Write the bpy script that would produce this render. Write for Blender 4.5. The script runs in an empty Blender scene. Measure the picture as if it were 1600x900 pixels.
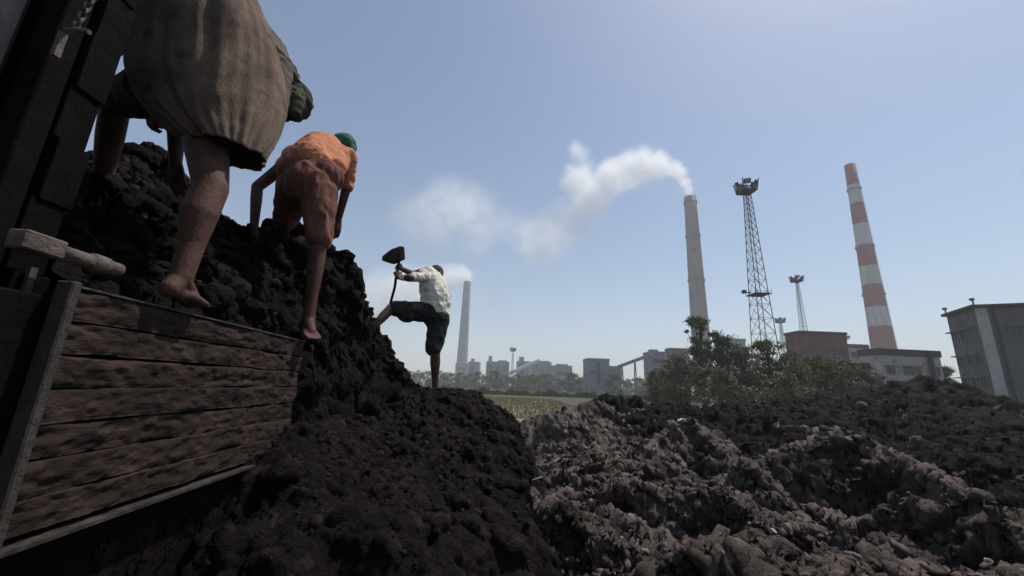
import bpy, bmesh, math, random
import numpy as np
from mathutils import Vector, Matrix, noise as mnoise

# ------------------------------------------------------------------ camera
scn = bpy.context.scene
COL = scn.collection
CAM_Z = 1.7
FPX = 620.0
PITCH = math.radians(13.9)
ROLL = math.radians(2.2)
f_ = Vector((0, math.cos(PITCH), math.sin(PITCH)))
r0 = Vector((1, 0, 0)); u0 = Vector((0, -math.sin(PITCH), math.cos(PITCH)))
cR = r0 * math.cos(ROLL) + u0 * math.sin(ROLL)
cU = u0 * math.cos(ROLL) - r0 * math.sin(ROLL)
camd = bpy.data.cameras.new('camera'); cam = bpy.data.objects.new('camera', camd); COL.objects.link(cam)
camd.sensor_width = 36; camd.lens = FPX / 1600 * 36
camd.clip_start = 0.05; camd.clip_end = 6000
M = Matrix((cR, cU, -f_)).transposed().to_4x4(); M.translation = (0, 0, CAM_Z)
cam.matrix_world = M
scn.camera = cam

# ------------------------------------------------------------------ world, sun, exposure
SUN_AZ = math.radians(60)      # to the right of the view direction (+Y)
SUN_EL = math.radians(63)
w = bpy.data.worlds.new('World'); scn.world = w; w.use_nodes = True
wn = w.node_tree.nodes; wl = w.node_tree.links
bg = wn['Background']
sky = wn.new('ShaderNodeTexSky'); sky.sky_type = 'NISHITA'; sky.sun_disc = False
sky.sun_elevation = SUN_EL; sky.sun_rotation = SUN_AZ
sky.air_density = 1.05; sky.dust_density = 1.0; sky.ozone_density = .3; sky.altitude = 100
wl.new(sky.outputs[0], bg.inputs[0]); bg.inputs[1].default_value = 0.135
sd = bpy.data.lights.new('sun', 'SUN'); sd.energy = 5.0; sd.angle = math.radians(0.6); sd.color = (1, .94, .86)
so = bpy.data.objects.new('sun', sd); COL.objects.link(so)
SUNV = Vector((math.sin(SUN_AZ) * math.cos(SUN_EL), math.cos(SUN_AZ) * math.cos(SUN_EL), math.sin(SUN_EL)))
so.rotation_euler = SUNV.to_track_quat('Z', 'Y').to_euler()
so.location = (20, 10, 40)
scn.view_settings.view_transform = 'Standard'; scn.view_settings.look = 'None'
scn.view_settings.gamma = 1; scn.view_settings.use_curve_mapping = False
scn.view_settings.exposure = -0.15
cy = scn.cycles
scn.render.engine = 'CYCLES'
cy.use_denoising = True
cy.max_bounces = 6; cy.diffuse_bounces = 3; cy.glossy_bounces = 2; cy.transparent_max_bounces = 12
cy.volume_bounces = 8; cy.volume_step_rate = .6; cy.volume_max_steps = 256
cy.use_adaptive_sampling = True; cy.adaptive_threshold = 0.015

# ------------------------------------------------------------------ helpers
def at(px, py, Y):
    d = f_ + cR * ((px - 800) / FPX) + cU * ((450 - py) / FPX)
    return Vector((0, 0, CAM_Z)) + d * (Y / d.y)
def at_z(px, py, z):
    d = f_ + cR * ((px - 800) / FPX) + cU * ((450 - py) / FPX)
    return Vector((0, 0, CAM_Z)) + d * ((z - CAM_Z) / d.z)

def tag(o, label=None, cat=None, group=None, kind=None):
    if label: o['label'] = label
    if cat: o['category'] = cat
    if group: o['group'] = group
    if kind: o['kind'] = kind
    return o
def empty(name, loc=(0, 0, 0), rz=0):
    o = bpy.data.objects.new(name, None); COL.objects.link(o); o.location = loc; o.rotation_euler.z = rz
    o.empty_display_size = .2
    return o
def link_mesh(name, me, m=None, parent=None, smooth=False):
    if m is not None: me.materials.append(m)
    o = bpy.data.objects.new(name, me); COL.objects.link(o)
    if parent is not None:
        o.parent = parent
        bpy.context.view_layer.update()
        o.matrix_parent_inverse = parent.matrix_world.inverted()   # meshes are written in world coordinates
    if smooth: me.polygons.foreach_set('use_smooth', [True] * len(me.polygons))
    return o
def np_mesh(name, V, F):
    me = bpy.data.meshes.new(name)
    V = np.asarray(V, dtype=np.float32); F = np.asarray(F, dtype=np.int32)
    k = F.shape[1]
    me.vertices.add(len(V)); me.vertices.foreach_set('co', V.ravel())
    me.loops.add(F.size); me.loops.foreach_set('vertex_index', F.ravel())
    me.polygons.add(len(F)); me.polygons.foreach_set('loop_start', np.arange(0, F.size, k, dtype=np.int32))
    me.update(calc_edges=True); me.validate()
    return me

class MB:
    """collects simple solids and links them as one mesh"""
    def __init__(s): s.bm = bmesh.new()
    def hexa(s, P):
        v = [s.bm.verts.new(p) for p in P]
        for q in ((0, 3, 2, 1), (4, 5, 6, 7), (0, 1, 5, 4), (1, 2, 6, 5), (2, 3, 7, 6), (3, 0, 4, 7)):
            s.bm.faces.new([v[i] for i in q])
        return s
    def box(s, a, b):
        (x0, y0, z0), (x1, y1, z1) = a, b
        return s.hexa([(x0, y0, z0), (x1, y0, z0), (x1, y1, z0), (x0, y1, z0), (x0, y0, z1), (x1, y0, z1), (x1, y1, z1), (x0, y1, z1)])
    def obox(s, o, ex, ey, ez):
        o, ex, ey, ez = map(Vector, (o, ex, ey, ez))
        return s.hexa([o, o + ex, o + ex + ey, o + ey, o + ez, o + ex + ez, o + ex + ey + ez, o + ey + ez])
    def bar(s, p0, p1, w, h=None, up=(0, 0, 1)):
        h = h or w; p0 = Vector(p0); p1 = Vector(p1); d = (p1 - p0).normalized(); up = Vector(up)
        if abs(d.dot(up)) > .95: up = Vector((1, 0, 0))
        a = d.cross(up).normalized() * w; b = a.cross(d).normalized() * h
        o = p0 - a / 2 - b / 2
        return s.obox(o, a, p1 - p0, b) if a.cross(p1 - p0).dot(b) > 0 else s.obox(o + a, -a, p1 - p0, b)
    def tube(s, pts, rad, n=10, cap=True, closed=False):
        pts = [Vector(p) for p in pts]; R = rad if hasattr(rad, '__len__') else [rad] * len(pts)
        rings = []; prev = None
        for i, p in enumerate(pts):
            if closed: d = pts[(i + 1) % len(pts)] - pts[i - 1]
            else: d = pts[min(i + 1, len(pts) - 1)] - pts[max(i - 1, 0)]
            d.normalize()
            if prev is None:
                a = d.cross(Vector((0, 0, 1)))
                if a.length < .1: a = d.cross(Vector((0, 1, 0)))
            else: a = prev - d * prev.dot(d)
            a.normalize(); prev = a; b = d.cross(a)
            rings.append([s.bm.verts.new(p + (a * math.cos(t) + b * math.sin(t)) * R[i]) for t in [2 * math.pi * k / n for k in range(n)]])
        m = len(rings)
        for i in range(m if closed else m - 1):
            A, B = rings[i], rings[(i + 1) % m]
            for k in range(n): s.bm.faces.new((A[k], A[(k + 1) % n], B[(k + 1) % n], B[k]))
        if cap and not closed:
            s.bm.faces.new(rings[0][::-1]); s.bm.faces.new(rings[-1])
        return s
    def lathe(s, c, prof, n=32, cap=True):
        rings = []
        for z, r in prof:
            rings.append([s.bm.verts.new((c[0] + r * math.cos(2 * math.pi * k / n), c[1] + r * math.sin(2 * math.pi * k / n), c[2] + z)) for k in range(n)])
        for A, B in zip(rings, rings[1:]):
            for k in range(n): s.bm.faces.new((A[k], A[(k + 1) % n], B[(k + 1) % n], B[k]))
        if cap: s.bm.faces.new(rings[0][::-1]); s.bm.faces.new(rings[-1])
        return s
    def build(s, name, m, parent=None, smooth=False, bevel=0):
        if bevel: bmesh.ops.bevel(s.bm, geom=list(s.bm.edges), offset=bevel, segments=1, affect='EDGES')
        bmesh.ops.recalc_face_normals(s.bm, faces=s.bm.faces)
        me = bpy.data.meshes.new(name); s.bm.to_mesh(me); s.bm.free()
        return link_mesh(name, me, m, parent, smooth)

# ---- materials
def mat(name, c1, c2=None, rough=.8, scale=5., detail=6, bump=0., bscale=None, spec=.3, c3=None, s3=None, metal=0, stretch=None, lo=.35, hi=.65, bdist=.02):
    m = bpy.data.materials.new(name); m.use_nodes = True
    n = m.node_tree.nodes; l = m.node_tree.links; b = n['Principled BSDF']
    b.inputs['Roughness'].default_value = rough; b.inputs['Metallic'].default_value = metal
    b.inputs['Specular IOR Level'].default_value = spec
    tc = n.new('ShaderNodeTexCoord'); src = tc.outputs['Object']
    if stretch:
        mp = n.new('ShaderNodeMapping'); mp.inputs['Scale'].default_value = stretch; l.new(src, mp.inputs[0]); src = mp.outputs[0]
    c2 = c2 or tuple(x * .6 for x in c1)
    nz = n.new('ShaderNodeTexNoise'); nz.inputs['Scale'].default_value = scale; nz.inputs['Detail'].default_value = detail; nz.inputs['Roughness'].default_value = .62
    l.new(src, nz.inputs['Vector'])
    cr = n.new('ShaderNodeValToRGB'); cr.color_ramp.elements[0].position = lo; cr.color_ramp.elements[1].position = hi
    cr.color_ramp.elements[0].color = (*c1, 1); cr.color_ramp.elements[1].color = (*c2, 1)
    l.new(nz.outputs[0], cr.inputs[0]); out = cr.outputs[0]
    if c3:
        n3 = n.new('ShaderNodeTexNoise'); n3.inputs['Scale'].default_value = s3 or scale * 4; n3.inputs['Detail'].default_value = 4; l.new(src, n3.inputs['Vector'])
        r3 = n.new('ShaderNodeValToRGB'); r3.color_ramp.elements[0].position = .56; r3.color_ramp.elements[1].position = .7
        l.new(n3.outputs[0], r3.inputs[0])
        mx = n.new('ShaderNodeMix'); mx.data_type = 'RGBA'; l.new(r3.outputs[0], mx.inputs[0]); l.new(out, mx.inputs[6]); mx.inputs[7].default_value = (*c3, 1); out = mx.outputs[2]
    l.new(out, b.inputs['Base Color'])
    if bump:
        n2 = n.new('ShaderNodeTexNoise'); n2.inputs['Scale'].default_value = bscale or scale * 4; n2.inputs['Detail'].default_value = 8; n2.inputs['Roughness'].default_value = .65
        l.new(src, n2.inputs['Vector'])
        bp = n.new('ShaderNodeBump'); bp.inputs['Strength'].default_value = bump; bp.inputs['Distance'].default_value = bdist
        l.new(n2.outputs[0], bp.inputs['Height']); l.new(bp.outputs[0], b.inputs['Normal'])
    return m

M_coal = mat('coal_dark', (.0018, .0014, .0015), (.012, .0082, .008), rough=.8, scale=1.6, bump=1, bscale=60, spec=.08, c3=(.030, .0205, .018), s3=11, bdist=.022)  # darker coal tone than the rubble field on the right
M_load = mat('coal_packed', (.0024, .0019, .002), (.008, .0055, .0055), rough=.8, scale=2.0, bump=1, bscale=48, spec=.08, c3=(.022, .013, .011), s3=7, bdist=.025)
M_slack = mat('coal_dry', (.028, .023, .022), (.175, .140, .126), rough=.9, scale=2.0, bump=1, bscale=55, spec=.05, c3=(.012, .010, .010), s3=4, bdist=.02)
M_slackl = mat('coal_lumps_dry', (.034, .028, .0265), (.19, .153, .138), rough=.85, scale=6, bump=.8, bscale=50, spec=.2, bdist=.01)
M_ground = mat('field_soil', (.045, .040, .026), (.075, .062, .042), rough=.95, scale=.15, bump=.5, bscale=3, c3=(.04, .05, .022), s3=.4)
M_grass = mat('dry_grass', (.12, .115, .055), (.17, .15, .08), rough=.95, scale=.6, bump=.5, bscale=6)
M_road = mat('pale_dirt', (.30, .27, .22), (.36, .33, .28), rough=.95, scale=.5)

# ---- numpy noise
def _h(ix, iy, k):
    n = ix.astype(np.int32).view(np.uint32) * np.uint32(374761393) + iy.astype(np.int32).view(np.uint32) * np.uint32(668265263) + np.uint32((k * 974634777) & 0xffffffff)
    n = (n ^ (n >> np.uint32(13))) * np.uint32(1274126177)
    n = (n ^ (n >> np.uint32(16))) * np.uint32(2246822519)
    return ((n ^ (n >> np.uint32(15))) & np.uint32(0xffffff)).astype(np.float32) / np.float32(0xffffff)
def vnoise(x, y, k=0):
    ix = np.floor(x); iy = np.floor(y); fx = x - ix; fy = y - iy
    fx = fx * fx * fx * (fx * (fx * 6 - 15) + 10); fy = fy * fy * fy * (fy * (fy * 6 - 15) + 10)
    a = _h(ix, iy, k); b = _h(ix + 1, iy, k); c = _h(ix, iy + 1, k); d = _h(ix + 1, iy + 1, k)
    return (a + (b - a) * fx) * (1 - fy) + (c + (d - c) * fx) * fy - .5
def fbm(x, y, s, o=5, k=0, g=.5):
    r = 0; a = 1; c, q = .8, .6
    for i in range(o):
        r = r + a * vnoise(x * s + 17 * i, y * s - 9 * i, k + i); a *= g; s *= 2.03; x, y = c * x - q * y, q * x + c * y
    return r
def clods(x, y, s, k=0):
    """angular clods: every cell of a jittered lattice is a tilted plate, cracks between"""
    x = x / s; y = y / s; ix = np.floor(x); iy = np.floor(y)
    d1 = np.full(x.shape, 9.); d2 = np.full(x.shape, 9.); v = np.zeros(x.shape)
    for dx in (-1, 0, 1):
        for dy in (-1, 0, 1):
            cx = ix + dx; cy_ = iy + dy
            ox = x - (cx + _h(cx, cy_, k)); oy = y - (cy_ + _h(cx, cy_, k + 1)); d = np.sqrt(ox * ox + oy * oy)
            val = _h(cx, cy_, k + 2) - .5 + ox * (_h(cx, cy_, k + 3) - .5) * 1.4 + oy * (_h(cx, cy_, k + 4) - .5) * 1.4
            new = d < d1
            d2 = np.where(new, d1, np.minimum(d2, d)); v = np.where(new, val, v); d1 = np.where(new, d, d1)
    e = np.clip((d2 - d1) * 3.2, 0, 1); e = e * e * (3 - 2 * e)
    return (v * .8 + .35) * e * s
def _h3(i, j, l, k):
    n = i * np.uint32(374761393) + j * np.uint32(668265263) + l * np.uint32(2147483647) + np.uint32((k * 974634777) & 0xffffffff)
    n = (n ^ (n >> np.uint32(13))) * np.uint32(1274126177); n = (n ^ (n >> np.uint32(16))) * np.uint32(2246822519)
    return n ^ (n >> np.uint32(15))
def clods3(P, s, k=0):
    """3-D angular chunks: value differs from cell to cell, grooves between"""
    Q = (P / s).astype(np.float32); I = np.floor(Q).astype(np.int32)
    d1 = np.full(len(Q), 9., np.float32); d2 = d1.copy(); v = np.zeros(len(Q), np.float32); c255 = np.float32(1 / 1023.)
    for dx in (-1, 0, 1):
        for dy in (-1, 0, 1):
            for dz in (-1, 0, 1):
                C_ = I + np.array([dx, dy, dz], np.int32); U = C_.view(np.uint32); h = _h3(U[:, 0], U[:, 1], U[:, 2], k)
                ox = Q[:, 0] - C_[:, 0] - (h & np.uint32(1023)) * c255; oy = Q[:, 1] - C_[:, 1] - ((h >> np.uint32(10)) & np.uint32(1023)) * c255; oz = Q[:, 2] - C_[:, 2] - ((h >> np.uint32(20)) & np.uint32(1023)) * c255
                d = np.sqrt(ox * ox + oy * oy + oz * oz)
                g = (h * np.uint32(2654435761)); a = (g & np.uint32(1023)) * c255 - .5; b = ((g >> np.uint32(10)) & np.uint32(1023)) * c255 - .5; c = ((g >> np.uint32(20)) & np.uint32(1023)) * c255 - .5
                val = a + .8 * (ox * b + oy * c + oz * a)
                new = d < d1; d2 = np.where(new, d1, np.minimum(d2, d)); v = np.where(new, val, v); d1 = np.where(new, d, d1)
    e = np.clip((d2 - d1) * 4.5, 0, 1)
    return (v * .9 + .5) * e * s - .25 * s
def crunch(P, shape, scales, seed, maxr=(99, 99, 99, 99)):
    """push a grid surface along its normals with 3-D chunks, coarse to fine"""
    P = P.reshape(*shape, 3)
    for i, (s, a) in enumerate(scales):
        N_ = normals_of(P[..., 0], P[..., 1], P[..., 2]); F = P.reshape(-1, 3); r = np.hypot(F[:, 0], F[:, 1]); m_ = r < maxr[i]
        Fw = F[m_]; wv = np.stack([fbm(Fw[:, 0] + Fw[:, 2], Fw[:, 1], .9 / s, 2, 500 + i), fbm(Fw[:, 1], Fw[:, 2], .9 / s, 2, 510 + i), fbm(Fw[:, 0], Fw[:, 2] + Fw[:, 1], .9 / s, 2, 520 + i)], -1)
        d = np.zeros(len(F)); d[m_] = clods3(Fw + wv * s * .7, s, seed + i) * a
        P = P + N_ * d.reshape(*shape, 1)
    return P
class RBF:
    def __init__(s, pts, smooth=.002):
        P = np.array([[p[0], p[1]] for p in pts], float); z = np.array([p[2] for p in pts], float); n = len(P)
        K = s.k(np.linalg.norm(P[:, None] - P[None], axis=2)) + np.eye(n) * smooth
        A = np.zeros((n + 3, n + 3)); A[:n, :n] = K; A[:n, n] = 1; A[:n, n + 1:] = P; A[n, :n] = 1; A[n + 1:, :n] = P.T
        s.P = P; s.w = np.linalg.solve(A, np.concatenate([z, [0, 0, 0]]))
    def k(s, r): return r     # linear kernel: no overshoot, creased at the control points
    def __call__(s, x, y):
        sh = x.shape; x = x.ravel(); y = y.ravel(); o = s.w[-3] + s.w[-2] * x + s.w[-1] * y
        for (a, b), w_ in zip(s.P, s.w): o += w_ * np.sqrt((x - a) ** 2 + (y - b) ** 2)
        return o.reshape(sh)

def grid_faces(nx, ny):
    i = np.arange(nx * ny).reshape(nx, ny)
    return np.stack([i[:-1, :-1], i[1:, :-1], i[1:, 1:], i[:-1, 1:]], -1).reshape(-1, 4)

def normals_of(X, Y, Z):
    P = np.stack([X, Y, Z], -1)
    a = np.gradient(P, axis=0); b = np.gradient(P, axis=1); n = np.cross(a, b)
    n /= np.linalg.norm(n, axis=-1, keepdims=True) + 1e-9
    if n[..., 2].mean() < 0: n = -n
    return n

def ico(sub):
    bm = bmesh.new(); bmesh.ops.create_icosphere(bm, subdivisions=sub, radius=1)
    V = np.array([v.co[:] for v in bm.verts]); F = np.array([[v.index for v in f.verts] for f in bm.faces]); bm.free(); return V, F
def rock_shape(rng, sub, cuts=16, rough=.16):
    V, F = ico(sub); V = V.copy()
    for _ in range(cuts if sub < 2 else 8):
        n = rng.normal(size=3); n /= np.linalg.norm(n); d = rng.uniform(.34, .66)
        h = V @ n; V = V - np.outer(np.maximum(h - d, 0), n)
    V = V * (1 + rng.normal(size=(len(V), 1)) * rough * .4)
    V = V * np.array([1, rng.uniform(.6, .95), rng.uniform(.45, .8)])
    return V, F
def scatter(name, m, pos, size, seed, sub=1, parent=None, nvar=10, rough=.12):
    """angular lumps lying on a surface, one mesh"""
    rng = np.random.default_rng(seed); shapes = [rock_shape(rng, sub, rough=rough) for _ in range(nvar)]
    VV = []; FF = []; o = 0
    for p, s in zip(pos, size):
        V, F = shapes[rng.integers(nvar)]
        q = rng.normal(size=4); q /= np.linalg.norm(q); a, b, c, d = q
        R = np.array([[1 - 2 * (c * c + d * d), 2 * (b * c - a * d), 2 * (b * d + a * c)], [2 * (b * c + a * d), 1 - 2 * (b * b + d * d), 2 * (c * d - a * b)], [2 * (b * d - a * c), 2 * (c * d + a * b), 1 - 2 * (b * b + c * c)]])
        VV.append((V * s) @ R.T + p); FF.append(F + o); o += len(V)
    return link_mesh(name, np_mesh(name, np.concatenate(VV), np.concatenate(FF)), m, parent)

# ================================================================== ground
def sheet(name, m, x0, x1, y0, y1, z, nx=2, ny=2, skew=0):
    xs = np.linspace(x0, x1, nx); ys = np.linspace(y0, y1, ny); X, Y = np.meshgrid(xs, ys, indexing='ij')
    V = np.stack([X, Y, np.full(X.shape, z)], -1).reshape(-1, 3)
    return link_mesh(name, np_mesh(name, V, grid_faces(nx, ny)), m)
tag(sheet('ground', M_ground, -1500, 1500, -200, 2000, 0), kind='structure')
tag(sheet('grass_field', M_grass, -30, 6.5, 20, 64, .02), kind='structure')
tag(sheet('road', M_road, -120, 160, 112, 124, .02), kind='structure')

# ------------------------------------------------------------------ rubble field on the right
def C(px, py, Y): return at(px, py, Y)
fpts = [C(*a) for a in [
    (860, 900, 2.0), (1000, 900, 1.9), (1150, 890, 1.85), (1300, 895, 1.8), (1450, 890, 1.75), (1600, 895, 1.7),
    (850, 790, 2.9), (930, 800, 2.7), (1010, 860, 2.15), (1140, 865, 2.2), (1200, 830, 2.35), (1330, 850, 2.15), (1500, 855, 2.0),
    (1080, 818, 3.05), (1010, 802, 3.2), (1140, 812, 2.95), (1060, 775, 3.3), (900, 835, 2.65), (880, 872, 2.35), (1060, 880, 2.25), (930, 740, 3.7), (860, 735, 4.4), (1080, 745, 3.7), (1180, 765, 3.2),
    (1200, 720, 4.3), (1255, 690, 4.6), (1310, 667, 4.75), (1350, 690, 4.4), (1400, 712, 4.0), (1460, 745, 3.5), (1515, 790, 2.95),
    (1260, 740, 3.9), (1300, 745, 3.95), (1400, 832, 3.35), (1320, 812, 3.7), (1470, 838, 3.0), (1240, 775, 3.9), (1340, 760, 3.95),
    (1090, 655, 6.0), (1040, 668, 6.2), (1130, 690, 5.4), (1168, 722, 4.8), (1000, 700, 5.2), (1080, 710, 4.9), (940, 690, 5.8), (880, 690, 6.2),
    (880, 648, 8.5), (920, 634, 9.5), (980, 634, 10), (1050, 646, 9.5), (860, 660, 8), (1120, 660, 9),
    (1180, 634, 11), (1260, 630, 12), (1340, 628, 11.5), (1330, 655, 8.5), (1240, 660, 8),
    (1390, 612, 12), (1430, 598, 12.5), (1500, 610, 12), (1560, 628, 11), (1600, 648, 10), (1500, 668, 8.5), (1420, 672, 7.5), (1560, 700, 6.5),
    (1560, 740, 4.6), (1600, 780, 3.7), (1570, 820, 2.7)]]
def ww(x, y, z): return Vector((x, y, z))
fpts += [ww(2.6, 6.3, .95), ww(3.5, 5.6, .85), ww(4.2, 5.2, .8), ww(5, 5, .85), ww(3.3, 4.3, .7), ww(1.6, 8, .9), ww(2.5, 9.5, .95), ww(0.9, 7.5, .8), ww(8, 9, 1.2), ww(9, 14, 1.2), ww(7, 15, .8),
         ww(0, 3, .4), ww(0, 5, .45), ww(0, 7, .5), ww(-1, 9, .5), ww(-3, 6, .3), ww(-3, 12, .2), ww(0, 12, .35), ww(3, 13, .6), ww(0.2, 1.5, .4), ww(-1, 1, .3), ww(2.5, 1, .9), ww(4, 1.5, 1.0), ww(7, 4, 1.1), ww(12, 8, 1.1),
         ww(0, 16, -.3), ww(5, 17, -.2), ww(-6, 14, -.3), ww(11, 17, -.2), ww(16, 14, .3), ww(0, 24, -1), ww(12, 24, -1), ww(-10, 22, -1), ww(20, 20, -.8)]
F_RBF = RBF(fpts, .01)
def field_h(x, y, detail=True):
    z = F_RBF(x, y)
    wx = x + .35 * fbm(x, y, 1.6, 3, 50); wy = y + .35 * fbm(x, y, 1.6, 3, 60)
    near = np.clip((22 - y) / 8, 0, 1)
    rid = field_rid(x, y)
    z = z - .26 * np.clip((y - 1.7) / .8, 0, 1) * np.clip((9 - y) / 2, 0.2, 1)
    z = z + (.14 * fbm(x, y, .9, 4, 3) + .22 * (rid - .5)) * near - .05 * np.clip((y - 3) / 4, 0, 1)
    z = np.maximum(z, ridges(x + .16 * fbm(x, y, 1.5, 3, 61), y + .16 * fbm(x, y, 1.5, 3, 62))[0] + .05 * fbm(x, y, 2.2, 3, 63) + .02)
    if detail:
        zone = np.clip(.5 + 1.6 * fbm(x, y, .8, 3, 301), 0.1, 1)
        z = z + (.16 * clods(wx, wy, .55, 11) + .14 * clods(wx + 3, wy, .24, 23) * (.4 + zone)) * near - .05
    return z
RIDGES = [([C(1185, 722, 4.4), C(1255, 690, 4.7), C(1310, 664, 4.8), C(1400, 708, 4.0), C(1460, 745, 3.45), C(1518, 788, 2.95)], 2.1, .7),
          ([C(985, 700, 5.3), C(1040, 672, 5.8), C(1092, 650, 6.0), C(1130, 684, 5.4), C(1170, 722, 4.8)], 1.5, .9),
          ([C(990, 742, 3.7), C(1060, 752, 3.5), C(1150, 768, 3.3), C(1195, 800, 2.9)], 2.2, .5),
          ([C(850, 760, 3.5), C(930, 772, 3.2), C(985, 790, 2.9)], 2.0, .6),
          ([C(1120, 838, 2.3), C(1185, 815, 2.5), C(1250, 850, 2.2)], 2.0, .7),
          ([C(870, 650, 8.4), C(930, 628, 9.4), C(1000, 634, 9.6)], 1.0, .8),
          ([C(1385, 610, 12), C(1432, 596, 12.4), C(1500, 606, 12), C(1600, 640, 10)], 1.3, .8),
          ([C(1330, 868, 2.05), C(1400, 846, 2.25), C(1480, 862, 2.0), C(1560, 880, 1.85)], 1.8, .8)]
def ridges(x, y):
    best = np.full(x.shape, -9.); near_ = np.zeros(x.shape)
    for pts, sf, sb in RIDGES:
        for a, b in zip(pts, pts[1:]):
            dx, dy = b.x - a.x, b.y - a.y; t = np.clip(((x - a.x) * dx + (y - a.y) * dy) / (dx * dx + dy * dy), 0, 1)
            qx = a.x + t * dx; qy = a.y + t * dy; d = np.hypot(x - qx, y - qy); zr = a.z + t * (b.z - a.z)
            # camera side steep, far side gentle
            side = (x - qx) * qx + (y - qy) * qy
            h = zr - d * np.where(side < 0, sf, sb); up = h > best; best = np.where(up, h, best)
            near_ = np.maximum(near_, np.clip(1 - d / .45, 0, 1))
    return best, near_
def field_rid(x, y):
    q = fbm(x + .5 * fbm(x, y, 1.1, 3, 401), y * 1.25, .62, 5, 402, .55)
    return np.clip(1 - 3.0 * np.abs(q), -.2, 1)
na, nr = 900, 680
ang = np.radians(np.linspace(-32, 66, na)); rad = np.exp(np.linspace(math.log(1.15), math.log(30), nr))
A, R = np.meshgrid(ang, rad, indexing='ij'); FX = np.sin(A) * R; FY = np.cos(A) * R
FZ = field_h(FX, FY)
N = normals_of(FX, FY, FZ)
ov = .10 * fbm(FX + FZ, FY - FZ, 5, 4, 91)
lean = (np.clip(field_rid(FX, FY), 0, 1) * .55 + ridges(FX, FY)[1] * .9) * np.clip((14 - FY) / 8, .2, 1)      # ledges lean out over the hollows in front of them
V = np.stack([FX + N[..., 0] * ov - .22 * lean, FY + N[..., 1] * ov - .34 * lean, FZ + .04 * fbm(FX, FY, 7, 3, 95)], -1)
# even out the mesh along the surface so that steep faces are not stretched
nr2 = 820; V2 = np.zeros((na, nr2, 3))
for i in range(na):
    P_ = V[i]; dl = np.linalg.norm(np.diff(P_, axis=0), axis=1) / rad[:-1]; cl = np.concatenate([[0], np.cumsum(dl)]); q_ = np.linspace(0, cl[-1], nr2)
    for j in range(3): V2[i, :, j] = np.interp(q_, cl, P_[:, j])
V = V2
V = crunch(V, (na, nr2), ((.40, .22), (.17, .42), (.075, .5), (.032, .55)), 900, (16, 13, 6, 3.6))
field = link_mesh('coal_field', np_mesh('coal_field', V.reshape(-1, 3), grid_faces(na, nr2)), M_slack)
tag(field, kind='structure')

def ray_hit(px, py, fn, y0=1.3, y1=20):
    ys = np.linspace(y0, y1, 3000); d = at(px, py, 1.0) - Vector((0, 0, CAM_Z))
    z = CAM_Z + d.z * ys; h = fn(d.x * ys, ys); k = np.argmax(z < h)
    return Vector((d.x * ys[k], ys[k], h[k]))

rng = np.random.default_rng(5)
def on_surface(P, n, rmin, rmax, pick, base, top):
    F = P.reshape(-1, 3); r = np.hypot(F[:, 0], F[:, 1]); ok_ = np.where((r > rmin) & (r < rmax) & pick(F))[0]; ix = rng.choice(ok_, n); Q = F[ix]
    s_ = np.clip(base * rng.pareto(1.7, n) + base, 0, top) * np.clip(r[ix] / 3, .6, 2.2); return Q, s_
Q_, s_q = on_surface(V, 10000, 1.3, 12, lambda F: (F[:, 0] > -.1), .008, .05)
tag(scatter('coal_lumps', M_slackl, Q_, s_q, 7, 2, None, 24, .05), 'small dusty coal lumps scattered over the lit rubble field', 'coal lumps', kind='stuff')

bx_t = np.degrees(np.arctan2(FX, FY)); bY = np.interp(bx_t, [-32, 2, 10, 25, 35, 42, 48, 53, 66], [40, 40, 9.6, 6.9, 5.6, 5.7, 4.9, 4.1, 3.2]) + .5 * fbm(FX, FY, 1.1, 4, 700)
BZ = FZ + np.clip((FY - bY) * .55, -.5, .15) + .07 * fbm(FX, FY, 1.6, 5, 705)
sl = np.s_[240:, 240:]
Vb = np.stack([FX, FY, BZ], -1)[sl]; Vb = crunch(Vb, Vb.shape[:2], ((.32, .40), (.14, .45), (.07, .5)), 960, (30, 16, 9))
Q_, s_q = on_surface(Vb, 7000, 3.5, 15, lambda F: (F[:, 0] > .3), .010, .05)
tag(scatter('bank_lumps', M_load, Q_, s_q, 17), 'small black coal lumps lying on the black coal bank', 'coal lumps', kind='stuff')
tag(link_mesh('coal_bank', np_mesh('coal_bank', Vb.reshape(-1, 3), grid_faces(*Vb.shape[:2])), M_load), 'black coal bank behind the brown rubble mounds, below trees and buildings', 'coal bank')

M_stone = mat('pale_stone', (.34, .31, .28), (.5, .47, .43), rough=.8, scale=20, bump=.4, bscale=60)
def pale_stone(px, py, r, fn, lab, seed, y0=1.3):
    h = ray_hit(px, py, fn, y0); V_, F_ = rock_shape(np.random.default_rng(seed), 2)
    o = link_mesh('stone', np_mesh('stone', V_ * r * np.array([1.5, 1, .7]), F_), M_stone); o.location = h + Vector((0, 0, r * .5)); o.rotation_euler = (.2, .3, seed)
    tag(o, lab, 'stone', 'pale stones in the coal')
fh = lambda x, y: field_h(np.asarray(x), np.asarray(y)) + .03
for a_ in ((1546, 886, .030, fh, 'elongated pale stone on the brown rubble at the bottom right', 1), (810, 757, .030, fh, 'pale stone in the gap between dark heap and brown rubble, left one', 2),
           (838, 768, .032, fh, 'pale stone in the gap between dark heap and brown rubble, right one', 3), (1062, 660, .06, fh, 'pale stone on top of the middle brown mound', 4), (1210, 835, .022, fh, 'small pale stone below the big brown ledge', 5)):
    pale_stone(*a_)

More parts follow.
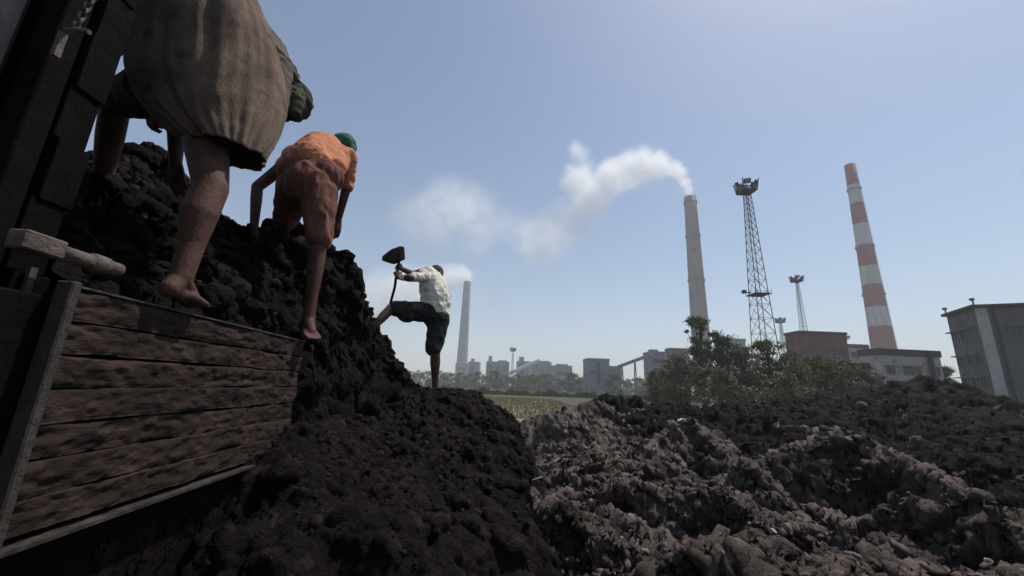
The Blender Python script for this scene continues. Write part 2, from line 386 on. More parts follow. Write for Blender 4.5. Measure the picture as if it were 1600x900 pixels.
# ------------------------------------------------------------------ truck
PT_L = at(112, 445, 1.0); PT_R = at(475, 535, 2.36)
ZT = (PT_L.z + PT_R.z) / 2
TA = Vector((PT_L.x, PT_L.y, 0)); TB = Vector((PT_R.x, PT_R.y, 0)); TD = (TB - TA).normalized(); TN = Vector((TD.y, -TD.x, 0))  # TN towards the camera side (+X)
ZB = 1.30
def T(s, n, z):   # metres along the panel from its near end, metres outwards, height
    v = TA + TD * s + TN * n; return Vector((v.x, v.y, z))
PLEN = (TB - TA).length

# load in the truck and the heap spilling from it
lpts = []
for sx in np.linspace(-.1, PLEN + .15, 9): lpts += [T(sx, -.03, ZT - .02), T(sx, -.09, ZT + .02)]
lpts += [C(*a) for a in [
    (150, 380, 1.45), (180, 300, 1.75), (200, 238, 2.2), (262, 250, 2.35), (300, 290, 2.4), (340, 322, 2.45), (385, 356, 2.5), (430, 352, 2.75), (480, 366, 2.9),
    (530, 398, 3.05), (558, 428, 3.1), (548, 470, 3.0), (575, 492, 3.5), (603, 528, 3.9), (628, 592, 4.3),
    (250, 350, 1.95), (330, 420, 1.85), (400, 470, 2.0), (350, 380, 2.15), (430, 440, 2.45), (480, 470, 2.6), (520, 500, 2.75), (550, 550, 3.0), (590, 600, 3.4), (500, 560, 2.65), (540, 610, 2.85), (480, 600, 2.5),
    (655, 612, 4.4), (640, 640, 3.9), (600, 650, 3.2), (540, 660, 2.75)]]
lpts += [ww(-3.2, 1.4, 2.3), ww(-3.4, 2.4, 2.5), ww(-3.2, 3.4, 1.9), ww(-2.2, 3.2, 2.3), ww(-2.3, 4.4, 1.9), ww(-1.5, 5.0, 1.1), ww(-.9, 5.2, 1.0), ww(-2.4, 5.3, 1.2), ww(-3.5, 5.2, 1.0), ww(-2.2, .9, 2.2), ww(-3.2, .8, 2.0),
         ww(-.35, 3.5, .7), ww(-.4, 2.8, .6), ww(-.5, 4.5, .8)]
L_RBF = RBF(lpts, .002)
def load_h(x, y, detail=True):
    z = L_RBF(x, y)
    if detail:
        wx = x + .2 * fbm(x, y, 2.4, 4, 150); wy = y + .2 * fbm(x, y, 2.4, 4, 160)
        z = z + .10 * fbm(x, y, 1.7, 5, 103) + .34 * clods(wx, wy, .36, 111) - .06
    return z
spts = [C(*a) for a in [
    (385, 700, 2.15), (425, 668, 2.3), (470, 660, 2.45), (500, 650, 2.6), (560, 630, 2.95), (610, 612, 3.6), (640, 614, 4.1), (680, 626, 4.55), (740, 624, 4.9), (775, 636, 4.75), (800, 656, 4.4), (815, 700, 3.6), (826, 760, 2.85), (832, 820, 2.3), (836, 890, 1.95),
    (740, 680, 3.5), (700, 720, 2.85), (640, 680, 3.15), (600, 720, 2.55), (500, 720, 2.25), (430, 730, 2.0), (700, 800, 2.15), (560, 800, 1.95), (760, 870, 1.85), (620, 880, 1.6), (470, 850, 1.6), (430, 780, 1.8), (360, 800, 1.6), (780, 780, 2.45)]]
spts += [ww(-.95, 1.3, .95), ww(-1.15, 1.5, .8), ww(-1.15, 1.0, .45), ww(-.85, .9, .6), ww(-.6, .8, .75), ww(0, .7, .75), ww(-1.5, 1.2, .4), ww(-2.2, 1.5, .4), ww(-2.5, 2.5, .4), ww(-1.7, 2.0, .6), ww(-1.5, 3, .9), ww(-1.6, 4.2, .9), ww(-2.6, 3.8, .4),
         ww(.33, 1.5, .35), ww(.3, 2.1, .3), ww(.4, 2.8, .3), ww(.5, 3.6, .35), ww(.55, 4.5, .4), ww(-.1, 6.0, .5), ww(-1, 6.0, .5), ww(-2.2, 6.0, .1), ww(.9, 3, .0), ww(.9, 1.2, .2), ww(0.9, 6.2, 0)]
S_RBF = RBF(spts, .002)
def spill_h(x, y, detail=True):
    z = S_RBF(x, y)
    if detail:
        wx = x + .2 * fbm(x, y, 2.4, 4, 250); wy = y + .2 * fbm(x, y, 2.4, 4, 260)
        z = z + .12 * fbm(x, y, 1.8, 5, 203) + .22 * clods(wx, wy, .34, 211) - .04
    return z
PATCH = {}
M_lump = mat('coal_lump_shiny', (.0025, .002, .0021), (.020, .014, .013), rough=.78, scale=7, bump=.6, bscale=60, spec=.12, bdist=.006)
def patch(name, fn, x0, x1, y0, y1, st, m, amp=.05, clipf=None, ch=()):
    nx = int((x1 - x0) / st); ny = int((y1 - y0) / st)
    X, Y = np.meshgrid(np.linspace(x0, x1, nx), np.linspace(y0, y1, ny), indexing='ij')
    Z = fn(X, Y); Nn = normals_of(X, Y, Z)
    # real overhangs: push along the normal with noise that also varies with height
    dd = amp * 2.2 * fbm(X * 1.0 + Z * 1.3, Y + Z * .9, 4.5, 5, 301) + amp * 1.2 * fbm(X + Z, Y - Z * 1.2, 13, 4, 311)
    P = np.stack([X, Y, Z], -1) + Nn * dd[..., None]
    P = crunch(P, X.shape, ch, 950)
    if clipf is not None: P = clipf(P)
    PATCH[name] = P
    return link_mesh(name, np_mesh(name, P.reshape(-1, 3), grid_faces(nx, ny)), m)
def behind_panel(P):
    # the load stays on the inner side of the side panel along its length
    rel = P[..., :2] - np.array([TA.x, TA.y]); s = rel @ np.array([TD.x, TD.y]); nn = rel @ np.array([TN.x, TN.y])
    m_ = (s < PLEN) & (nn > -.056)
    push = np.where(m_, -.056 - nn, 0)
    P = P.copy(); P[..., 0] += push * TN.x; P[..., 1] += push * TN.y
    P[..., 2] = np.where(m_, np.minimum(P[..., 2], ZT - .04) - np.abs(push) * .8, P[..., 2])
    return P
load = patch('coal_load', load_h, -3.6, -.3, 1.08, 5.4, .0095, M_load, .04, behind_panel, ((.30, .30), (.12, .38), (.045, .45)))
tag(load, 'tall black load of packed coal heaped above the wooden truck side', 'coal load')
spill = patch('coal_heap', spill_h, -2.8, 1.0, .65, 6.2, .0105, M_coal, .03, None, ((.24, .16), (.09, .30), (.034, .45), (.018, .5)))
tag(spill, 'dark coal heap spilling down from the truck in the foreground', 'coal heap')
Q_, s_q = on_surface(PATCH['coal_heap'], 9000, .9, 6, lambda F: F[:, 0] > -1.05, .007, .055)
tag(scatter('heap_lumps', M_lump, Q_, s_q * .8, 8, 1, None, 24, .05), 'small black coal lumps lying on the dark foreground heap', 'coal lumps', kind='stuff')
def off_panel(F):
    rel = F[:, :2] - np.array([TA.x, TA.y]); return (((rel @ np.array([TD.x, TD.y])) > PLEN + .08) | ((rel @ np.array([TN.x, TN.y])) < -.12)) & (F[:, 0] > -2.9)
Q_, s_q = on_surface(PATCH['coal_load'], 7000, 1.2, 5, off_panel, .008, .06)
tag(scatter('load_lumps', M_lump, Q_, s_q * .8, 9, 1, None, 24, .05), 'small black coal lumps caught on the truck load', 'coal lumps', kind='stuff')

# ---- truck body
M_wood = mat('weathered_planks', (.013, .0085, .0075), (.044, .028, .0235), rough=.9, scale=9, bump=1, bscale=26, spec=.15, c3=(.008, .006, .0055), s3=30, stretch=(1, .6, 1.5), bdist=.012)
M_batten = mat('grey_batten', (.026, .021, .019), (.055, .044, .039), rough=.8, scale=8, bump=.6, bscale=40)
M_black = mat('black_steel', (.0022, .002, .002), (.006, .005, .005), rough=.9, scale=4, bump=.6, bscale=18, spec=.06)  # near-black base for headboard, underbody and hand tools
M_steel = mat('worn_steel', (.028, .023, .021), (.085, .072, .064), rough=.5, scale=14, bump=.5, bscale=40, metal=.3)
M_pale = mat('pale_worn_metal', (.055, .041, .034), (.125, .096, .080), rough=.6, scale=16, bump=.5, bscale=45)
M_cab = mat('grey_cab_paint', (.15, .145, .15), (.23, .21, .20), rough=.6, scale=9, bump=.5, bscale=22, c3=(.16, .10, .06), s3=11)
truck = empty('truck', (TA.x - 1, 1.8, 0))
tag(truck, 'old coal truck with wooden side planks and black headboard', 'truck')
def plank_mesh(s0, s1, z0, z1, th, seed, npl=7, n0=0.0, mate=None, name='side_panel'):
    VV = []; FF = []; o = 0; rr = random.Random(seed); hh = (z1 - z0) / npl
    for i in range(npl):
        za = z0 + i * hh + .002; zb = z0 + (i + 1) * hh - rr.uniform(.000, .004)
        off = rr.uniform(-.003, .004); nu = int((s1 - s0) / .006); nv = 15
        U, W = np.meshgrid(np.linspace(s0, s1, nu), np.linspace(0, 1, nv), indexing='ij')
        edge = .006 * (fbm(U, U * 0 + i * 7, 5, 5, seed + i)); edge2 = .007 * fbm(U, U * 0 + i * 9 + 3, 4, 5, seed + 40 + i)
        Zg = za + edge + (zb - za - np.abs(edge) * .5 - np.abs(edge2)) * W
        bulge = -.003 * (2 * W - 1) ** 14
        nn = n0 + off + bulge + .006 * fbm(U, Zg, 4, 5, 60 + seed) + .005 * fbm(U * .5, Zg * 3, 7, 4, 61 + seed) + .008 * fbm(U * .8, Zg * 1.6, 30, 4, 62 + seed) - .007 * np.clip(fbm(U * .7, Zg * 2, 11, 4, 63 + seed) * 3 - .3, 0, 1)
        P = np.stack([TA.x + TD.x * U + TN.x * nn, TA.y + TD.y * U + TN.y * nn, Zg], -1)
        Pb = np.stack([TA.x + TD.x * U + TN.x * (n0 - th), TA.y + TD.y * U + TN.y * (n0 - th), Zg], -1)
        Fg = grid_faces(nu, nv)
        VV += [P.reshape(-1, 3), Pb.reshape(-1, 3)]; FF += [Fg + o, Fg[:, ::-1] + o + nu * nv]
        idx = np.arange(nu * nv).reshape(nu, nv) + o; jdx = idx + nu * nv
        for e, g in ((idx[:, 0], jdx[:, 0]), (idx[:, -1], jdx[:, -1]), (idx[0], jdx[0]), (idx[-1], jdx[-1])):
            FF.append(np.stack([e[:-1], e[1:], g[1:], g[:-1]], -1))
        o += 2 * nu * nv
    me = np_mesh(name, np.concatenate(VV), np.concatenate(FF)); return link_mesh(name, me, mate or M_wood, truck, True)
plank_mesh(.012, PLEN, ZB + .012, ZT, .03, 3)
plank_mesh(PLEN + .16, PLEN + .9, ZB + .012, ZT, .03, 9, n0=-.01)
b = MB(); b.obox(T(.0, -.052, ZB + .01), TD * (PLEN - .01), TN * .016, Vector((0, 0, ZT - ZB - .02))); b.build('backing_board', M_black, truck)
b = MB(); b.obox(T(-.010, -.03, ZB), TD * .026, TN * .044, Vector((0, 0, ZT - ZB + .012))); b.build('end_batten', M_batten, truck, bevel=.004)
b = MB(); b.obox(T(PLEN + .02, -.12, ZB - .1), TD * .11, TN * .11, Vector((0, 0, ZT - ZB + .05))); b.build('corner_post', M_black, truck, bevel=.006)
b = MB(); b.obox(T(-.6, -.02, ZB - .012), TD * (PLEN + .3), TN * .045, Vector((0, 0, .010))); b.build('bottom_rail', M_steel, truck)
# strap along the top edge
b = MB(); b.obox(T(.02, -.03, ZT - .001), TD * (PLEN - .02), TN * .036, Vector((0, 0, .006))); b.build('top_strap', M_steel, truck)
b = MB(); b.obox(T(-.55, -2.3, ZB - .10), TD * (PLEN + 1.6), TN * 2.26, Vector((0, 0, .085))); b.build('bed_floor', M_black, truck)
for nn in (-.65, -1.55):
    b = MB(); b.obox(T(-.9, nn, ZB - .30), TD * (PLEN + 1.9), TN * .09, Vector((0, 0, .195))); b.build('chassis_rail', M_black, truck)
for k in range(5):
    b = MB(); b.obox(T(-.4 + k * .55, -2.2, ZB - .185), TD * .07, TN * 2.1, Vector((0, 0, .083))); b.build('cross_member', M_black, truck)
for nn in (-.28, -1.95):
    c = T(1.3, nn, .52); b = MB()
    prof = [(0, .20), (-.02, .42), (.02, .5), (.2, .5), (.24, .42), (.22, .2)]
    ring = []
    for z_, r in prof: ring.append([b.bm.verts.new(c + TN * (-z_) + (TD * math.cos(t) + Vector((0, 0, 1)) * math.sin(t)) * r) for t in [2 * math.pi * k / 36 for k in range(36)]])
    for A_, B_ in zip(ring, ring[1:] + ring[:1]):
        for k in range(36): b.bm.faces.new((A_[k], A_[(k + 1) % 36], B_[(k + 1) % 36], B_[k]))
    wh = b.build('wheel', M_black, truck, True)
    b = MB(); b.tube([c - TN * .16, c - TN * .05], .205, 24); b.build('rim', M_steel, wh)
# headboard: stacked near-black timbers across the load's near end, upright
HB = MB(); rr = random.Random(4); zz = ZB
while zz < 3.5:
    h = rr.uniform(.09, .2); e = rr.uniform(0, .012)
    HB.obox(T(-.035 - rr.uniform(0, .02), -2.25, zz), TD * .085, TN * (2.25 - .10 - e), Vector((0, 0, h - .002))); zz += h
HB.build('headboard', M_black, truck, bevel=.0015)
for nn, wd in ((-.165, .06), (-.36, .07), (-.62, .06), (-1.05, .07)):
    b = MB(); b.obox(T(-.125, nn, ZB - .1), TD * .06, TN * wd, Vector((0, 0, 2.35))); b.build('headboard_post', M_black, truck, bevel=.004)
b = MB()
for z_ in (2.03, 2.42, 2.78): b.obox(T(-.16, -1.6, z_), TD * .10, TN * 1.34, Vector((0, 0, .09)))
b.build('headboard_brace', M_black, truck, bevel=.006)
b = MB(); b.obox(T(-.2, -.20, ZB), TD * .28, TN * .160, Vector((0, 0, ZT - ZB - .03))); b.build('corner_block', M_black, truck, bevel=.006)
# cab with a grey lit flank
b = MB(); b.obox(at(104, 50, 1.03), at(158, 50, 1.03) - at(104, 50, 1.03), (0, .06, 0), at(95, 96, 1.03) - at(104, 50, 1.03)); b.build('lock_box', M_black, truck, bevel=.006)
b = MB(); b.box((-3.1, -1.0, .75), (-1.36, .90, 3.5)); cab = b.build('cab', M_cab, truck, bevel=.02)
b = MB(); b.box((-1.357, -.75, 2.2), (-1.345, .2, 2.95)); b.build('cab_window', M_black, cab)
# latch bar lying over the top corner of the side panel
lat = MB(); lat.obox(T(-.125, -.05, 1.968), TD * .095, TN * .046, Vector((0, 0, .046))); lt = lat.build('latch_block', M_pale, truck, bevel=.004)
b = MB(); b.tube([T(-.02, -.03, 1.99), T(.06, -.03, 1.99)], .020, 14); b.build('latch_sleeve', M_pale, lt, True)
b = MB(); b.tube([T(.055, -.03, 1.99), T(.062, -.03, 1.99), T(.10, -.03, 1.99), T(.104, -.03, 1.99)], [.018, .026, .026, .018], 14); b.build('latch_collar', M_pale, lt, True)
b = MB(); b.tube([T(.10, -.03, 1.99), T(.145, -.03, 1.99), T(.151, -.03, 1.99)], [.021, .021, .014], 14); b.build('latch_pin', M_pale, lt, True)
b = MB(); b.bar(at(103, 266, 1.06), at(90, 300, 1.06), .012, .006); b.bar(at(90, 300, 1.06), at(74, 345, 1.06), .022, .008); b.build('stay_strip', M_steel, truck)
b = MB(); b.bar(at(52, 418, .98), at(38, 462, .98), .016, .01); b.bar(at(36, 462, .98), at(62, 466, .98), .012, .01); b.build('hinge_strap', M_steel, truck)
b = MB(); b.bar(at(99, 52, .80), at(86, 88, .80), .014, .010); b.tube([at(104, 48, .8), at(120, 46, .8), at(140, 50, .8)], .006, 8); b.build('chain_bracket', M_pale, truck)
# chain: individual bent links in one hanging run
b = MB(); p0 = at(150, -14, .80); p1 = at(112, 52, .80); nl = 9; dd = (p1 - p0); ln = dd.length / nl; d = dd.normalized()
for i in range(nl):
    c = p0 + dd * ((i + .5) / nl); sdv = Vector((0, 1, 0)) if i % 2 else d.cross(Vector((0, 1, 0))).normalized()
    b.tube([c + d * math.cos(t) * ln * .68 + sdv * math.sin(t) * ln * .36 for t in [2 * math.pi * k / 14 for k in range(14)]], .0038, 6, closed=True)
b.build('chain', M_steel, truck, True)

# ================================================================== people
_b = bmesh.new(); bmesh.ops.create_uvsphere(_b, u_segments=20, v_segments=12, radius=1)
SPH = (np.array([v.co[:] for v in _b.verts]), [tuple(v.index for v in f.verts) for f in _b.faces]); _b.free()
def solid(name, prims, voxel, m, parent, smooth_it=5, wrinkle=None, axis=None):
    """capsules / ellipsoids / rounded plates fused into ONE continuous skin"""
    VV = []; FF = []; cnt = [0]
    def put(V, F): VV.append(V); FF.extend([tuple(i + cnt[0] for i in f) for f in F]); cnt[0] += len(V)
    def xf(V, mx): mx = np.array(mx); return V @ mx[:3, :3].T + mx[:3, 3]
    for p in prims:
        if p[0] == 'c':
            _, a, ra, b_, rb = p; a = Vector(a); b_ = Vector(b_); d = b_ - a
            put(SPH[0] * ra + np.array(a), SPH[1]); put(SPH[0] * rb + np.array(b_), SPH[1])
            if d.length > 1e-4:
                R3 = np.array(d.to_track_quat('Z', 'Y').to_matrix()); th_ = np.linspace(0, 2 * math.pi, 20, endpoint=False)
                ci = np.stack([np.cos(th_), np.sin(th_), th_ * 0], -1)
                V = np.concatenate([ci * ra, ci * rb + np.array([0, 0, d.length])]) @ R3.T + np.array(a)
                put(V, [(k, (k + 1) % 20, 20 + (k + 1) % 20, 20 + k) for k in range(20)] + [tuple(range(20))[::-1], tuple(range(20, 40))])
        else:
            _, c, r, rot = p; r = r if hasattr(r, '__len__') else (r, r, r)
            put(xf(SPH[0], Matrix.Translation(Vector(c)) @ (rot.to_4x4() if rot else Matrix()) @ Matrix.Diagonal((*r, 1))), SPH[1])
    me = bpy.data.meshes.new(name); me.from_pydata(np.concatenate(VV).tolist(), [], FF)
    o = bpy.data.objects.new('tmp', me); COL.objects.link(o)
    rm = o.modifiers.new('r', 'REMESH'); rm.mode = 'VOXEL'; rm.voxel_size = voxel; rm.adaptivity = 0
    sm = o.modifiers.new('s', 'SMOOTH'); sm.iterations = smooth_it; sm.factor = .5
    dg = bpy.context.evaluated_depsgraph_get(); ev = o.evaluated_get(dg)
    me2 = bpy.data.meshes.new_from_object(ev); bpy.data.objects.remove(o); me2.materials.clear()
    if wrinkle:
        amp, sc = wrinkle[:2]; st = wrinkle[2] if len(wrinkle) > 2 else (1, 1, 1)
        nrm = [v.normal.copy() for v in me2.vertices]
        for v, nn in zip(me2.vertices, nrm):
            q = Vector((v.co.x * st[0], v.co.y * st[1], v.co.z * st[2])) * sc
            r = 1 - abs(mnoise.noise(q)) * 2.2; r2 = 1 - abs(mnoise.noise(q * 2.1 + Vector((5, 1, 2)))) * 2.2
            v.co += nn * amp * (r + r2 * .5 - .7)
    me2.name = name
    return link_mesh(name, me2, m, parent, True)
def E(c, r, d=None, up=None):
    rot = None
    if d is not None: rot = Vector(d).to_track_quat('Z', 'Y').to_matrix()
    return ('e', c, r, rot)
def frame(d, n):
    d = Vector(d).normalized(); n = Vector(n); n = (n - d * n.dot(d)).normalized(); return d, n, d.cross(n)
def hand(w_, d, n, k=1., side=1, curl=.9):
    """w_ wrist, d direction of the palm, n back-of-hand normal; fingers curl away from n"""
    d, n, s = frame(d, n); s = s * side; P = []
    pl = .085 * k
    for i, t in enumerate((-1, -.33, .33, 1)):
        a = w_ + s * t * .020 * k; kn = w_ + d * pl + s * t * .030 * k
        P.append(('c', a, .013 * k, kn, .0115 * k))
    P.append(('c', w_ + d * .03 * k, .019 * k, w_ + d * pl * .8, .018 * k))
    for t, L in ((-1, .060), (-.33, .078), (.33, .084), (1, .074)):
        p = w_ + d * pl + s * t * .031 * k; an = curl * .35; q = d
        for f_l, rr_ in ((.45, .0092), (.32, .0085), (.23, .0075)):
            q = (d * math.cos(an) - n * math.sin(an)).normalized(); p2 = p + q * L * f_l * k
            P.append(('c', p, rr_ * k, p2, rr_ * .93 * k)); p = p2; an += curl * .6
    p = w_ + d * .022 * k + s * .024 * k; q = (d * .75 + s * .75 - n * .25).normalized()
    p2 = p + q * .042 * k; P.append(('c', p, .0125 * k, p2, .0105 * k)); q = (d * .95 + s * .2 - n * .35).normalized(); P.append(('c', p2, .0105 * k, p2 + q * .034 * k, .0082 * k))
    return P
def foot(ank, toe_dir, up=(0, 0, 1), k=1., side=1):
    d, n, s = frame(toe_dir, up); s = s * side; P = []
    heel = ank - d * .035 * k - n * .045 * k
    P += [('c', ank, .034 * k, heel, .032 * k), ('c', ank, .033 * k, ank + d * .09 * k - n * .042 * k, .024 * k), ('c', heel, .029 * k, ank + d * .10 * k - n * .056 * k, .022 * k)]
    for i, t in enumerate((-1, -.5, 0, .5, 1)):
        b_ = ank + d * (.125 - .010 * abs(t + .3)) * k - n * .060 * k + s * t * .037 * k; r = (.0082, .0080, .0084, .0090, .0135)[i] * k; L = (.022, .028, .033, .038, .040)[i] * k
        P += [('c', ank + d * .05 * k - n * .050 * k + s * t * .020 * k, .020 * k, b_, .0115 * k), ('c', b_, r, b_ + d * L - n * .004 * k, r * .9)]
    return P
def head(c, look, up, k=1., r=.1):
    """skull, jaw, nose, brow, eye sockets, lips, ears; look = facing direction"""
    y, z, x = frame(look, up); rot = Matrix((x, y, z)).transposed()
    P = [('e', c, (.076 * k, .094 * k, .100 * k), rot), ('c', c + y * .045 * k - z * .06 * k, .045 * k, c + y * .055 * k - z * .085 * k, .032 * k),
         ('c', c + y * .092 * k + z * .01 * k, .010 * k, c + y * .108 * k - z * .028 * k, .0145 * k),
         ('c', c + y * .082 * k + z * .028 * k - x * .03 * k, .014 * k, c + y * .082 * k + z * .028 * k + x * .03 * k, .014 * k),
         ('c', c + y * .086 * k - z * .055 * k - x * .018 * k, .010 * k, c + y * .086 * k - z * .055 * k + x * .018 * k, .010 * k),
         ('e', c + x * .030 * k + y * .078 * k + z * .006 * k, (.013 * k,) * 3, None), ('e', c - x * .030 * k + y * .078 * k + z * .006 * k, (.013 * k,) * 3, None),
         ('e', c + x * .080 * k, (.010 * k, .020 * k, .032 * k), rot), ('e', c - x * .080 * k, (.010 * k, .020 * k, .032 * k), rot)]
    return P
def limb(*jr):  # (point, radius) chain
    return [('c', a[0], a[1], b_[0], b_[1]) for a, b_ in zip(jr, jr[1:])]

M_skin = mat('brown_skin', (.052, .022, .0155), (.095, .042, .030), rough=.68, scale=9, bump=.6, bscale=70, spec=.25, c3=(.030, .017, .014), s3=9, bdist=.006)
M_skin2 = mat('dark_skin', (.06, .028, .021), (.10, .05, .037), rough=.6, scale=9, bump=.2, bscale=60, spec=.3, c3=(.03, .022, .02), s3=14, bdist=.004)
M_skirt = mat('brown_striped_cloth', (.110, .078, .062), (.200, .148, .116), rough=.95, scale=7, bump=.6, bscale=110, spec=.1, c3=(.09, .07, .06), s3=11)
M_shirt1 = mat('olive_grey_cloth', (.085, .074, .06), (.15, .13, .105), rough=.95, scale=7, bump=.4, bscale=60, spec=.1)
M_scarf1 = mat('dark_green_scarf', (.03, .042, .026), (.10, .095, .07), rough=.95, scale=9, bump=.4, bscale=50, spec=.1)
M_orange = mat('orange_cloth', (.42, .17, .095), (.50, .22, .125), rough=.95, scale=6, bump=.4, bscale=55, spec=.1, c3=(.32, .12, .07), s3=7)
M_pink = mat('faded_red_cloth', (.13, .056, .045), (.20, .095, .075), rough=.95, scale=6, bump=.4, bscale=55, spec=.1, c3=(.08, .035, .033), s3=6)
M_green = mat('green_scarf', (.012, .075, .055), (.03, .12, .08), rough=.9, scale=9, bump=.4, bscale=50)
M_cream = mat('cream_cloth', (.62, .60, .50), (.74, .72, .62), rough=.95, scale=5, bump=.4, bscale=50, spec=.1, c3=(.45, .43, .36), s3=6)
M_dshort = mat('black_green_cloth', (.018, .018, .017), (.04, .04, .038), rough=.95, scale=8, bump=.4, bscale=50, spec=.1)
M_hair = mat('black_hair', (.008, .007, .006), (.02, .017, .014), rough=.6, scale=30, bump=.8, bscale=90)

# ---- person 1: big figure bending down on the edge of the side panel
zt = ZT + .008
heel1 = at(253, 464, 1.24); toe1 = at(316, 488, 1.46); fd = (toe1 - heel1)
ank = at(281, 436, 1.30)
kn = at(330, 294, 1.36); hipR = at(316, 160, 1.46); hipL = at(250, 140, 1.52); pel = at(285, 122, 1.50)
che = at(395, 92, 1.80); nek = at(432, 112, 1.9); hd = at(454, 156, 1.93)
P1 = limb((ank, .036), (ank.lerp(kn, .35), .040), (ank.lerp(kn, .68) + Vector((.0, -.012, 0)), .058), (kn, .056), (kn.lerp(hipR, .5), .078), (hipR, .095))
P1 += foot(ank, fd, k=.95, side=-1)
knL = at(182, 158, 1.66); ankL = at(158, 290, 1.82)
P1 += limb((ankL, .036), (ankL.lerp(knL, .6), .054), (knL, .056), (knL.lerp(hipL, .5), .078), (hipL, .095)) + foot(ankL, (-.2, .6, 0), k=1.0)
P1 += limb((pel, .15), (pel.lerp(che, .5), .125), (che, .135), (nek, .06), (hd, .06))
shR = at(388, 130, 1.80); elR = at(276, 186, 1.78); wrR = at(274, 258, 1.76)
P1 += limb((che, .07), (shR, .055), (elR, .040), (elR.lerp(wrR, .3), .038), (wrR, .026)) + hand(wrR, at(281, 320, 1.76) - wrR, (0, -1, .1), curl=.7)
shL = at(350, 92, 2.0); elL = at(292, 130, 1.85); wrL = at(243, 160, 1.78)
P1 += limb((che, .07), (shL, .055), (elL, .040), (wrL, .026)) + hand(wrL, at(231, 205, 1.80) - wrL, (-.3, -1, .1), curl=1.0)
P1 += head(hd, (hd - nek).cross(r0) * -1 + Vector((0, 0, -.5)), (hd - nek), r=.1)
pers1 = solid('person', P1, .0048, M_skin, None, 4)
tag(pers1, 'person bending low in a wide brown striped skirt, barefoot on the truck side', 'person')
# skirt: lofted cloth, open below, with folds
def skirt(rings, n, m, parent, folds=((5, .006), (13, .004), (31, .0025)), th=.0035, name='skirt'):
    bm = bmesh.new(); G = []
    K = len(rings); fine = []
    for i in range(K - 1):
        for t in (0, .2, .4, .6, .8): fine.append([a + (b_ - a) * t for a, b_ in zip(rings[i], rings[i + 1])])
    fine.append(list(rings[-1]))
    for i in range(2): fine = [fine[0]] + [[(a + 2 * b_ + c_) / 4 for a, b_, c_ in zip(x0, x1, x2)] for x0, x1, x2 in zip(fine, fine[1:], fine[2:])] + [fine[-1]]
    for i, (lx, ly, rx, ry, yc, dy) in enumerate(fine):
        L = at(lx, ly, yc); R_ = at(rx, ry, yc); c = (L + R_) / 2; a = (R_ - L) / 2; bY = Vector((0, dy, 0)); t = i / (len(fine) - 1); row = []
        for k in range(n):
            th_ = 2 * math.pi * k / n
            rr_ = 1 + sum(am * (0.3 + t) * math.sin(th_ * fr + 3 * t + fr) for fr, am in folds) / max(a.length, .05)
            rr_ += (.3 + t) * .035 * (1 - 2.5 * abs(mnoise.noise(Vector((math.cos(th_ + .5 * t) * 3.2, math.sin(th_ + .5 * t) * 3.2, t * 1.6 + 3)))))
            rr_ += .015 * (1 - 2.5 * abs(mnoise.noise(Vector((math.cos(th_ + t) * 5, math.sin(th_ + t) * 5, t * 6 + 3)))))
            rr_ += .035 * mnoise.noise(Vector((math.cos(th_) * 2, math.sin(th_) * 2, t * 5)))
            row.append(bm.verts.new(c + (a * math.cos(th_) + bY * math.sin(th_)) * rr_))
        G.append(row)
    for A_, B_ in zip(G, G[1:]):
        for k in range(n): bm.faces.new((A_[k], A_[(k + 1) % n], B_[(k + 1) % n], B_[k]))
    bm.faces.new(G[0][::-1])
    me = bpy.data.meshes.new(name); bm.to_mesh(me); bm.free()
    o = bpy.data.objects.new('tmp', me); COL.objects.link(o); sl = o.modifiers.new('s', 'SOLIDIFY'); sl.thickness = th; sl.offset = 0
    me2 = bpy.data.meshes.new_from_object(o.evaluated_get(bpy.context.evaluated_depsgraph_get())); bpy.data.objects.remove(o); me2.name = name
    return link_mesh(name, me2, m, parent, True)
skirt([(245, -40, 335, -70, 1.52, .10), (226, 0, 392, -14, 1.52, .16), (219, 45, 424, 50, 1.52, .20), (219, 95, 434, 108, 1.52, .21), (221, 135, 434, 160, 1.50, .20),
       (228, 164, 430, 190, 1.48, .18), (247, 192, 422, 209, 1.46, .155), (282, 219, 414, 228, 1.44, .135), (312, 237, 405, 243, 1.43, .12)], 160, M_skirt, pers1)
# loose shirt over the bent back
up_ = Vector((0, 0, 1))
solid('thigh_shade_cloth', [('c', hipL, .115, knL.lerp(hipL, .12), .082), ('c', pel, .13, hipL, .12)], .009, M_dshort, pers1, 5, (.010, 9))  # dark cloth added over the left thigh so it looks shaded
S1 = limb((at(300, 20, 1.62), .10), (at(345, 26, 1.70), .125), (at(385, 58, 1.82), .145), (at(415, 92, 1.90), .13), (at(432, 118, 1.93), .095))
S1 += [('c', shR, .072, shR.lerp(elR, .55), .062), ('c', at(405, 110, 1.8), .09, at(408, 165, 1.78), .06), ('c', at(428, 110, 1.74), .085, at(428, 165, 1.70), .060), ('c', at(428, 165, 1.70), .060, at(412, 205, 1.66), .04)]
solid('shirt', S1, .009, M_shirt1, pers1, 6, (.010, 9, (1, 1, 1)))
sc1 = [('e', hd, (.100, .112, .118), (hd - nek).to_track_quat('Z', 'Y').to_matrix()), ('c', at(446, 112, 1.9), .060, at(462, 150, 1.9), .055), ('c', at(440, 100, 1.88), .055, at(452, 120, 1.86), .05), ('c', at(462, 150, 1.86), .045, at(458, 176, 1.86), .042)]
solid('headscarf', sc1, .008, M_scarf1, pers1, 4, (.012, 13))

